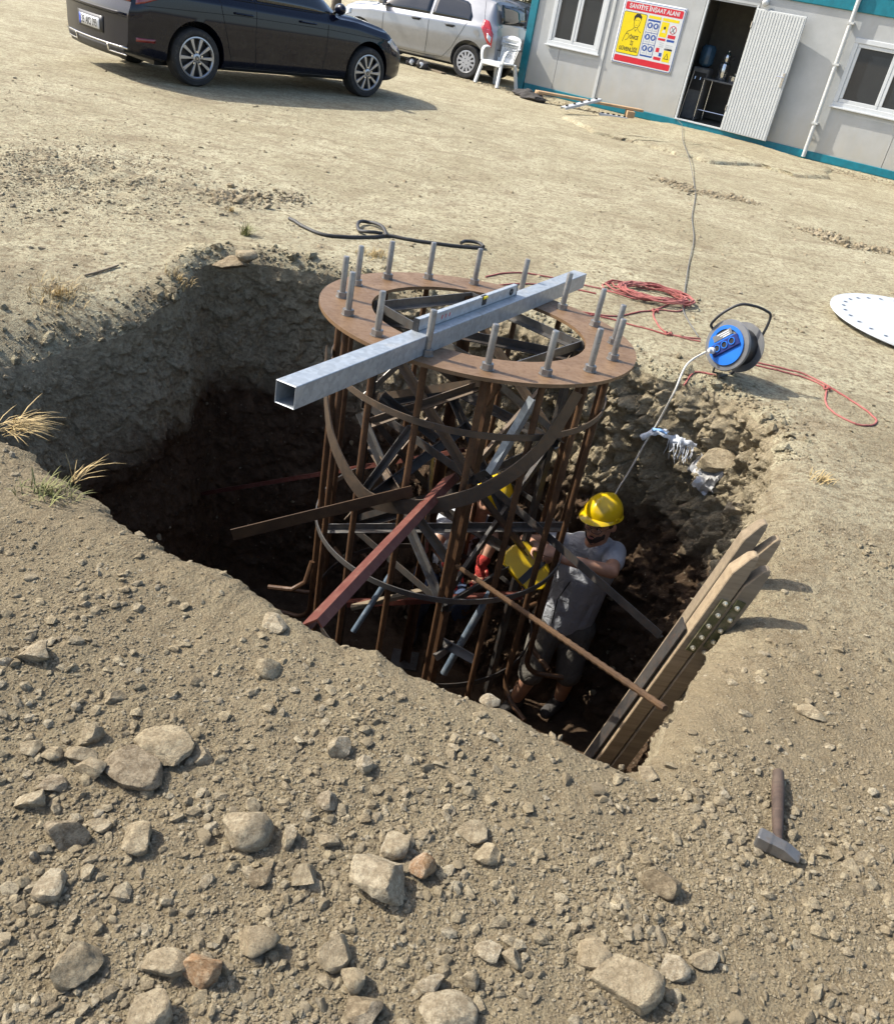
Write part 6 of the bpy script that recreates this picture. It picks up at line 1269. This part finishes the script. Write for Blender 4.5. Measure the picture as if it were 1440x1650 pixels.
def face_parts(c, A, parent, inv, glasses=True, beard=True):
    r, f, u = A; c = Vector(c); P = lambda x, y, z: c + r * x + f * y + u * z
    def sub(name, m, mat, smooth=True): me = m.mesh(name, smooth); me.transform(inv); return link(name, me, mat, parent)
    for s in (-1, 1):
        m = MB(); ellipsoid(m, P(s * .031, .073, .010), A, (.0125, .012, .009), 12); e = sub('eye', m, 'eye_white'); m = MB(); ellipsoid(m, P(s * .031, .083, .010), A, (.0055, .004, .0055), 10); sub('iris', m, 'hair')
        m = MB(); m.tube(smooth_pts([P(s * .014, .089, .028), P(s * .032, .089, .034), P(s * .052, .076, .027)], 4), .0045, 6); sub('eyebrow', m, 'hair')
    m = MB(); ellipsoid(m, P(0, .092, -.050), A, (.022, .007, .0045), 12); ellipsoid(m, P(0, .091, -.059), A, (.019, .008, .0055), 12); sub('lips', m, 'lip')
    if beard:
        m = MB()
        for a in np.linspace(-1.25, 1.25, 21):
            for z, rr2 in ((-.075, .060), (-.09, .057), (-.105, .044)):
                ellipsoid(m, P(rr2 * 1.0 * math.sin(a), .024 + rr2 * 1.03 * math.cos(a), z + .035 * abs(math.sin(a))), A, (.0095, .0095, .012), 6)
        for x in np.linspace(-.022, .022, 7): ellipsoid(m, P(x, .0945 - 4 * x * x, -.0415 - 6 * x * x), A, (.006, .004, .005), 6)
        o = sub('beard', m, 'beard'); md = o.modifiers.new('r', 'REMESH'); md.mode = 'VOXEL'; md.voxel_size = .004; me = eval_mods(o); me.materials.clear(); me.materials.append(MATS['beard'])
    m = MB(); 
    for s in (-1, 1): ellipsoid(m, P(s * .068, -.02, .03), A, (.014, .05, .045), 10)
    ellipsoid(m, P(0, -.045, .02), A, (.068, .055, .07), 12); sub('hair', m, 'hair')
    if glasses:
        m = MB()
        for s in (-1, 1): m.tube([P(s * .034 + .027 * math.cos(a), .098 - .012 * math.cos(a) * s, .008 + .020 * math.sin(a)) for a in np.linspace(0, 2 * PI, 16)], .0022, 5); m.tube([P(s * .060, .088, .012), P(s * .080, .0, .008)], .002, 5)
        m.tube([P(-.008, .100, .012), P(.008, .100, .012)], .002, 5); sub('glasses', m, 'lens')
def hard_hat(c, A, parent, inv, name='hard_hat'):
    r, f, u = A; c = Vector(c) + u * .064 - f * .008; f, u = (f * .985 + u * .17).normalized(), (u * .985 - f * .17).normalized(); n = 40; rows = 12; m = MB(); P = lambda x, y, z: c + r * x + f * y + u * z
    vs = []
    for i in range(rows + 1):
        t = PI / 2 * (i + (.05 if i == 0 else 0)) / rows
        for k in range(n):
            a = 2 * PI * k / n; x, y, z = math.sin(t) ** .9 * math.cos(a), math.sin(t) ** .9 * math.sin(a), math.cos(t); ridge = 1 + .05 * math.exp(-((x / .16) ** 2)) * min(1, 3 * z + .1) - .022 * math.exp(-(((abs(x) - .36) / .07) ** 2)) * z; vs.append(P(.102 * x * ridge, .124 * y * ridge, .112 * z * ridge))
    fs = [(i * n + k, i * n + (k + 1) % n, (i + 1) * n + (k + 1) % n, (i + 1) * n + k) for i in range(rows) for k in range(n)] + [tuple(range(n - 1, -1, -1))]
    b0 = rows * n
    for j, (ex, dz) in enumerate(((.005, -.002), (.010, -.010), (.009, -.013), (.001, -.010))):
        for k in range(n):
            a = 2 * PI * k / n; pk = max(0, math.sin(a)) ** 2; e = ex * (1 + 3.2 * pk); vs.append(P((.102 + e * .8) * math.cos(a), (.124 + e) * math.sin(a), dz - .012 * pk * ex / .01))
        q0, q1 = (b0 + j * n, b0 + (j + 1) * n); fs += [(q0 + k, q0 + (k + 1) % n, q1 + (k + 1) % n, q1 + k) for k in range(n)]
    m.add(vs, fs); me = m.mesh(name, True, math.radians(50)); me.transform(inv); o = link(name, me, 'helmet_yellow', parent)
    for s in (-1, 1):
        m = MB(); m.bar(P(s * .105, .005, .006), P(s * .105, .04, .006), .008, .018); me = m.mesh('clip', False, None, .002); me.transform(inv); link('clip', me, 'helmet_yellow', o)
    return o

# worker standing right of the cage
hp_ = at_y(908, 1000, 4.25); base1 = Vector((hp_.x, hp_.y, FLOOR + .03)); p1_ = empty('person', base1, None, 'worker in yellow hard hat, glasses and grey T-shirt standing right of the cage', 'person'); inv = Matrix.Translation(-base1)
ch_, nk = at_y(944, 915, 4.22), at_y(957, 876, 4.20); HC = at_y(968, 842, 4.13); shL, shR = at_y(990, 890, 4.14), at_y(915, 876, 4.27)
elL, wrL = at_y(985, 921, 3.90), at_y(908, 901, 3.83); elR, wrR = at_y(846, 872, 4.12), at_y(862, 880, 3.98)
kL, aL = Vector((hp_.x + .10, 4.12, -1.86)), Vector((hp_.x + .12, 4.24, FLOOR + .10)); kR, aR = Vector((hp_.x - .14, 4.06, -1.86)), Vector((hp_.x - .18, 4.14, FLOOR + .10)); hL, hR = hp_ + Vector((.085, -.02, 0)), hp_ + Vector((-.085, .0, 0))
for hh, kk, aa in ((hL, kL, aL), (hR, kR, aR)): kk.z = (hh.z + aa.z) / 2 - .02
A1_ = head_axes((-.60, -.78, -.12), .06)
m = MB(); head(m, HC, A1_); capsule(m, nk - Vector((0, 0, .02)), HC - A1_[2] * .06 - A1_[1] * .02, .060, .054)
limb(m, [shL, elL, wrL], [.050, .041, .029]); limb(m, [shR, elR, wrR], [.050, .041, .029]); capsule(m, shL, shR, .06, .06); capsule(m, ch_, hp_, .12, .12); capsule(m, shL.lerp(shR, .3), ch_, .08, .1); capsule(m, shL.lerp(shR, .7), ch_, .08, .1)
hand(m, wrL, (wrL - elL) + Vector((0, .08, .03)), (0, .6, -.6), .7); hand(m, wrR, (wrR - elR) + Vector((.05, 0, -.03)), (.1, -.3, -.9), .7)
for hh, kk, aa in ((hL, kL, aL), (hR, kR, aR)): limb(m, [hh, kk, aa], [.085, .056, .040]); capsule(m, aa, aa + Vector((-.04, -.05, -.04)), .042, .04)
fuse('body', m, 'skin', p1_, inv, .0075, 5)
m = MB(); capsule(m, shL.lerp(shR, .22) - Vector((0, 0, .012)), shL.lerp(shR, .78) - Vector((0, 0, .012)), .076, .076); capsule(m, shL.lerp(shR, .28), ch_ + Vector((.06, -.01, -.02)), .088, .115); capsule(m, shL.lerp(shR, .72), ch_ + Vector((-.06, .0, -.02)), .088, .115)
for o_ in (-.055, .055): capsule(m, ch_ + Vector((o_, 0, 0)), hp_ + Vector((o_, 0, -.02)), .118, .120)
capsule(m, ch_ + Vector((0, -.03, -.05)), hp_ + Vector((0, -.03, .02)), .118, .112)
capsule(m, shL, shL.lerp(elL, .52), .068, .064); capsule(m, shR, shR.lerp(elR, .42), .066, .062); fuse('t_shirt', m, 'shirt_grey', p1_, inv, .010, 5)
m = MB(); capsule(m, hL + Vector((.0, 0, -.02)), hR + Vector((0, 0, -.02)), .122, .122)
for hh, kk in ((hL, kL), (hR, kR)): capsule(m, hh, hh.lerp(kk, .93), .108, .084)
fuse('shorts', m, 'shorts_khaki', p1_, inv, .010, 4)
for aa in (aL, aR):
    m = MB(); f_ = Vector((-.55, -.83, 0)).normalized(); capsule(m, Vector((aa.x, aa.y, FLOOR + .075)) - f_ * .05, Vector((aa.x, aa.y, FLOOR + .068)) + f_ * .15, .050, .042); capsule(m, aa + Vector((0, 0, -.02)), aa + Vector((0, 0, .03)), .05, .052); fuse('boot', m, 'rag', p1_, inv, .009, 3)
face_parts(HC, A1_, p1_, inv); hard_hat(HC, A1_, p1_, inv)
MB().tube([hp_ + Vector((-.09, -.125, .06)) - base1, hp_ + Vector((-.10, -.14, .25)) - base1, hp_ + Vector((-.06, -.15, .40)) - base1], .004, 6).build('cord', 'ink_black', p1_, True)

# worker bending down behind the cage
hp2 = at_y(712, 925, 4.80); base2 = Vector((hp2.x, hp2.y, FLOOR + .03)); p2_ = empty('person', base2, None, 'worker in yellow hard hat and red gloves bending down behind the cage bars', 'person'); inv = Matrix.Translation(-base2)
HC2 = at_y(790, 800, 4.50); sA_, sB_ = at_y(722, 835, 4.62), at_y(797, 842, 4.72); nk2 = sA_.lerp(sB_, .5) + Vector((.03, -.04, .03)); ch2 = at_y(745, 865, 4.72)
eA, wA = at_y(702, 878, 4.45), at_y(725, 912, 4.40); eB, wB = at_y(792, 874, 4.50), at_y(777, 906, 4.42)
A2_ = head_axes((.45, -.62, -.62)); kA, kB = Vector((hp2.x - .10, 4.52, -1.75)), Vector((hp2.x + .16, 4.50, -1.75)); fA, fB = Vector((hp2.x - .12, 4.72, FLOOR + .10)), Vector((hp2.x + .18, 4.70, FLOOR + .10))
m = MB(); head(m, HC2, A2_); capsule(m, nk2, HC2 - A2_[2] * .06 - A2_[1] * .03, .058, .054); limb(m, [sA_, eA, wA], [.05, .042, .03]); limb(m, [sB_, eB, wB], [.05, .045, .034]); capsule(m, sA_, sB_, .06, .06); capsule(m, ch2, hp2, .12, .12); capsule(m, sA_.lerp(sB_, .5), ch2, .1, .11)
hand(m, wA, Vector((.2, -.1, -.8)), (0, -.9, .1), .6); hand(m, wB, Vector((.02, -.2, -.9)), (-.5, -.7, 0), .6)
for kk, ff, o_ in ((kA, fA, -.09), (kB, fB, .09)): limb(m, [hp2 + Vector((o_, 0, 0)), kk, ff], [.09, .06, .042]); capsule(m, ff, ff + Vector((0, -.08, -.04)), .042, .04)
fuse('body', m, 'skin', p2_, inv, .0085, 4)
m = MB(); capsule(m, sA_.lerp(sB_, .15), sA_.lerp(sB_, .85), .078, .078); capsule(m, sA_.lerp(sB_, .3), ch2, .095, .122); capsule(m, sA_.lerp(sB_, .7), ch2, .095, .122); capsule(m, ch2, hp2.lerp(ch2, .15), .132, .128); capsule(m, sA_, sA_.lerp(eA, .5), .070, .064); capsule(m, sB_, sB_.lerp(eB, .5), .068, .062); fuse('t_shirt', m, 'shirt_pale', p2_, inv, .010, 4)
m = MB(); capsule(m, hp2 + Vector((-.07, 0, 0)), hp2 + Vector((.07, 0, 0)), .125, .125)
for kk, ff, o_ in ((kA, fA, -.09), (kB, fB, .09)): capsule(m, hp2 + Vector((o_, 0, 0)), kk, .105, .078); capsule(m, kk, ff + Vector((0, 0, .03)), .078, .062)
fuse('jeans', m, 'jeans', p2_, inv, .010, 3)
for ff in (fA, fB):
    m = MB(); capsule(m, Vector((ff.x, ff.y + .04, FLOOR + .075)), Vector((ff.x, ff.y - .15, FLOOR + .068)), .05, .042); capsule(m, ff, ff + Vector((0, 0, .02)), .05, .05); fuse('boot', m, 'rag', p2_, inv, .010, 3)
for w_, e_, dv, pn in ((wA, eA, Vector((.2, -.1, -.8)), (0, -.9, .1)), (wB, eB, Vector((.02, -.2, -.9)), (-.5, -.7, 0))):
    m = MB(); hand(m, w_, dv, pn, .6, 1.14); capsule(m, w_, w_.lerp(e_, .12), .038, .044); fuse('glove', m, 'glove_red', p2_, inv, .006, 2)
face_parts(HC2, A2_, p2_, inv, False, False); hard_hat(HC2, A2_, p2_, inv)

# yellow tool case held by the worker
tcn = at_y(847, 912, 3.92); tool = empty('tool_case', tcn - Vector((0, 0, .13)), None, 'bright yellow angular tool case with black band held inside the cage bars', 'tool case')
tx = Vector((.80, -.35, -.48)).normalized(); tz = Vector((-.05, -.75, .62)); tz = (tz - tx * tz.dot(tx)).normalized(); ty_ = tz.cross(tx); TM = Matrix(((tx.x, ty_.x, tz.x, 0), (tx.y, ty_.y, tz.y, 0), (tx.z, ty_.z, tz.z, .13), (0, 0, 0, 1)))
def tcp(name, m, mat, bevel=0, smooth=False): me = m.mesh(name, smooth, None, bevel); me.transform(TM); return link(name, me, mat, tool)
pr = [(-.13, -.05), (-.09, -.09), (.10, -.09), (.15, -.03), (.15, .05), (.07, .09), (-.10, .09), (-.13, .05)]
for z0, z1, mt, nm, sc_ in ((-.06, -.012, 'tool_yellow', 'case_half', 1.0), (.012, .06, 'tool_yellow', 'case_half', 1.0), (-.0118, .0118, 'dark_plastic', 'seal_band', .96)):
    m = MB(); n_ = len(pr); m.add([(x * sc_, y * sc_, z0) for x, y in pr] + [(x * sc_, y * sc_, z1) for x, y in pr], [(i, (i + 1) % n_, n_ + (i + 1) % n_, n_ + i) for i in range(n_)] + [tuple(range(n_ - 1, -1, -1)), tuple(range(n_, 2 * n_))]); tcp(nm, m, mt, .005)
tcp('black_stripe', MB().box(.02, .06, -.088, .088, .0602, .063), 'dark_plastic'); tcp('handle', MB().tube(smooth_pts([(-.05, .09, 0), (-.05, .125, 0), (.04, .125, 0), (.04, .09, 0)], 4), .010, 8), 'dark_plastic', 0, True)
for x in (-.08, .08): tcp('latch', MB().box(x - .015, x + .015, -.097, -.0905, -.03, .03), 'dark_plastic')
